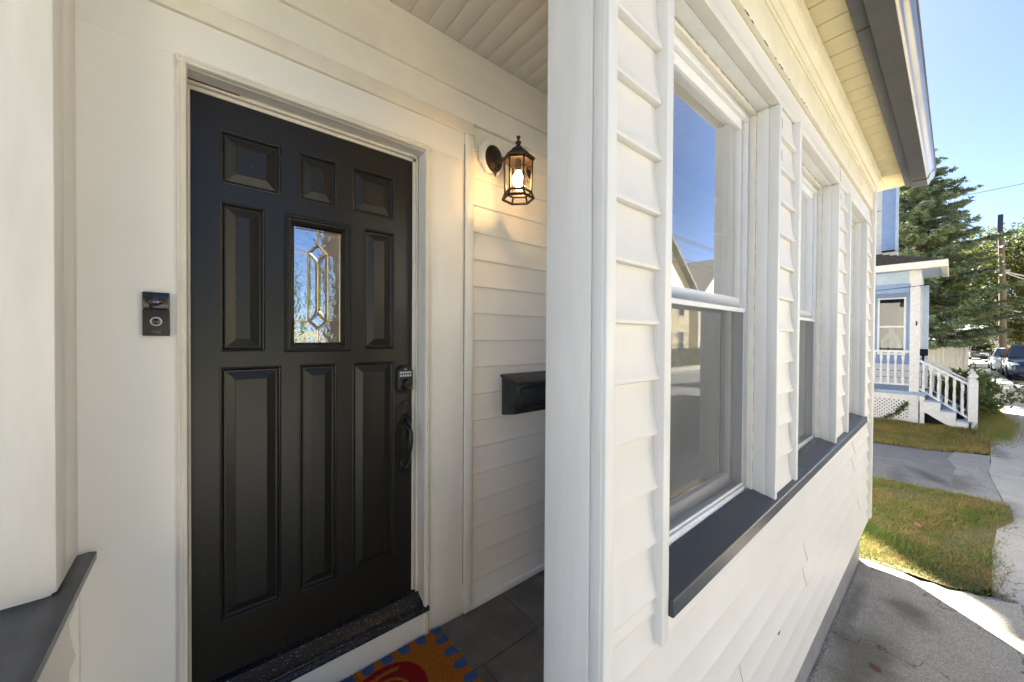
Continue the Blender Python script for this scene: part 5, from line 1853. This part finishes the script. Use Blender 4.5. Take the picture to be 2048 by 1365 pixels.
# ------------------------------------------------------------------ garages at the end of the street
ga = thing("garage", "low cream garage with white doors behind the grey suv", "garage", (67, -3, 0))
MB().box(67, 73, -9, 0.2, 0, 2.45).build("wall", "fence_vinyl", ga)
MB().prism_x([(-9.4, 2.42), (-4.4, 4.2), (0.6, 2.42)], 66.6, 73.4).build("roof", "roof_shingle", ga)
box("eave_board", 66.5, 66.6, -9.4, 0.6, 2.25, 2.45, "white_paint", ga)
for y0 in (-4.0, -7.2):
    d = box("garage_door", 66.95, 66.998, y0, y0 + 2.7, 0.02, 2.1, "white_paint", ga)
    for k in range(3):
        box("door_groove", 66.94, 66.949, y0, y0 + 2.7, 0.5 + k * .5, 0.53 + k * .5, "kerb_stone", d)
box("brown_shed", 62, 63, -0.75, 0.6, 0, 2.0, "brown_wood", None)
setp(bpy.data.objects["brown_shed"], "small brown wooden shed behind the cream fence", "shed")

# ------------------------------------------------------------------ across the street (seen mirrored in the glass)


def facing_house(x0, x1, yf, eave_z, ridge_z, m, label, depth=9):
    t = thing("facing_house", label, "house", ((x0 + x1) / 2, yf, 0))
    mb = MB()
    mb.box(x0, x1, yf - depth, yf, 0, eave_z)
    xm = (x0 + x1) / 2
    mb.prism([(x0, eave_z), (x1, eave_z), (xm, ridge_z - .25)], yf - depth, yf)
    w = mb.build("wall", m, t)
    z = 0.6
    k = 0
    while z < ridge_z - .5:
        if z < eave_z:
            a, b_ = x0, x1
        else:
            f = (z - eave_z) / (ridge_z - eave_z)
            a, b_ = x0 + f * (xm - x0), x1 - f * (x1 - xm)
        mb = MB()
        mb.add([(a, yf + .03, z), (b_, yf + .03, z), (b_, yf + .006, z + .2), (a, yf + .006, z + .2), (a, yf, z), (b_, yf, z)], [(0, 1, 2, 3), (0, 1, 5, 4)])
        mb.build("siding_board", m, w)
        z += 0.2
    ov = 0.5
    mb = MB()
    sl_ = (ridge_z - eave_z) / (xm - x0)
    mb.prism([(x0 - ov, eave_z - ov * sl_), (xm, ridge_z), (x1 + ov, eave_z - ov * sl_), (x1 + ov, eave_z - ov * sl_ + .25), (xm, ridge_z + .28), (x0 - ov, eave_z - ov * sl_ + .25)], yf - depth - .3, yf + .5)
    mb.build("roof", "roof_shingle", t)
    for fx in (.16, .42, .66, .86):
        for zz_ in (1.0, 3.8):
            cx_ = x0 + fx * (x1 - x0)
            f = MB()
            f.box(cx_ - .52, cx_ + .52, yf + .03, yf + .07, zz_ - .1, zz_ + 1.6)
            wo = f.build("window", "white_paint", t)
            box("pane", cx_ - .42, cx_ + .42, yf + .06, yf + .078, zz_, zz_ + .72, "car_glass", wo)
            box("pane", cx_ - .42, cx_ + .42, yf + .06, yf + .078, zz_ + .78, zz_ + 1.5, "car_glass", wo)
    f = MB()
    f.box(xm - .5, xm + .5, yf + .03, yf + .08, .3, 2.5)
    f.build("door", "brown_wood", t)
    return t


facing_house(21, 31, -13, 6.2, 10.4, "beige_siding", "beige gabled house across the road, mirrored in the nearest window")
facing_house(35, 45, -14, 6.0, 9.8, "tan_siding", "tan gabled house across the road, right of the beige one", 9)
facing_house(7, 16, -15, 6.0, 9.6, "tan_siding", "tan gabled house across the road, left of the beige one", 9)
facing_house(-16, -8, -15, 6.0, 9.6, "beige_siding", "beige gabled house across the road, leftmost", 9)
# clipped hedge
hd = thing("hedge", "clipped green hedge in front of the beige house across the road", "hedge", (26, -11.6, 0))
mb = MB()
mb.box(20, 33, -11.9, -11.3, 0, 1.0)
mb.build("twigs", "soil", hd)
n = 9000
C = np.stack([RNG.uniform(20, 33, n), RNG.uniform(-12.05, -11.15, n), RNG.uniform(0.05, 1.2, n)], 1)
D = RNG.normal(0, 1, C.shape)
D /= np.linalg.norm(D, axis=1)[:, None]
tri_mesh("foliage", rand_tris(C, D, 0.16, .05, n), "green_leaves", hd, "stuff")
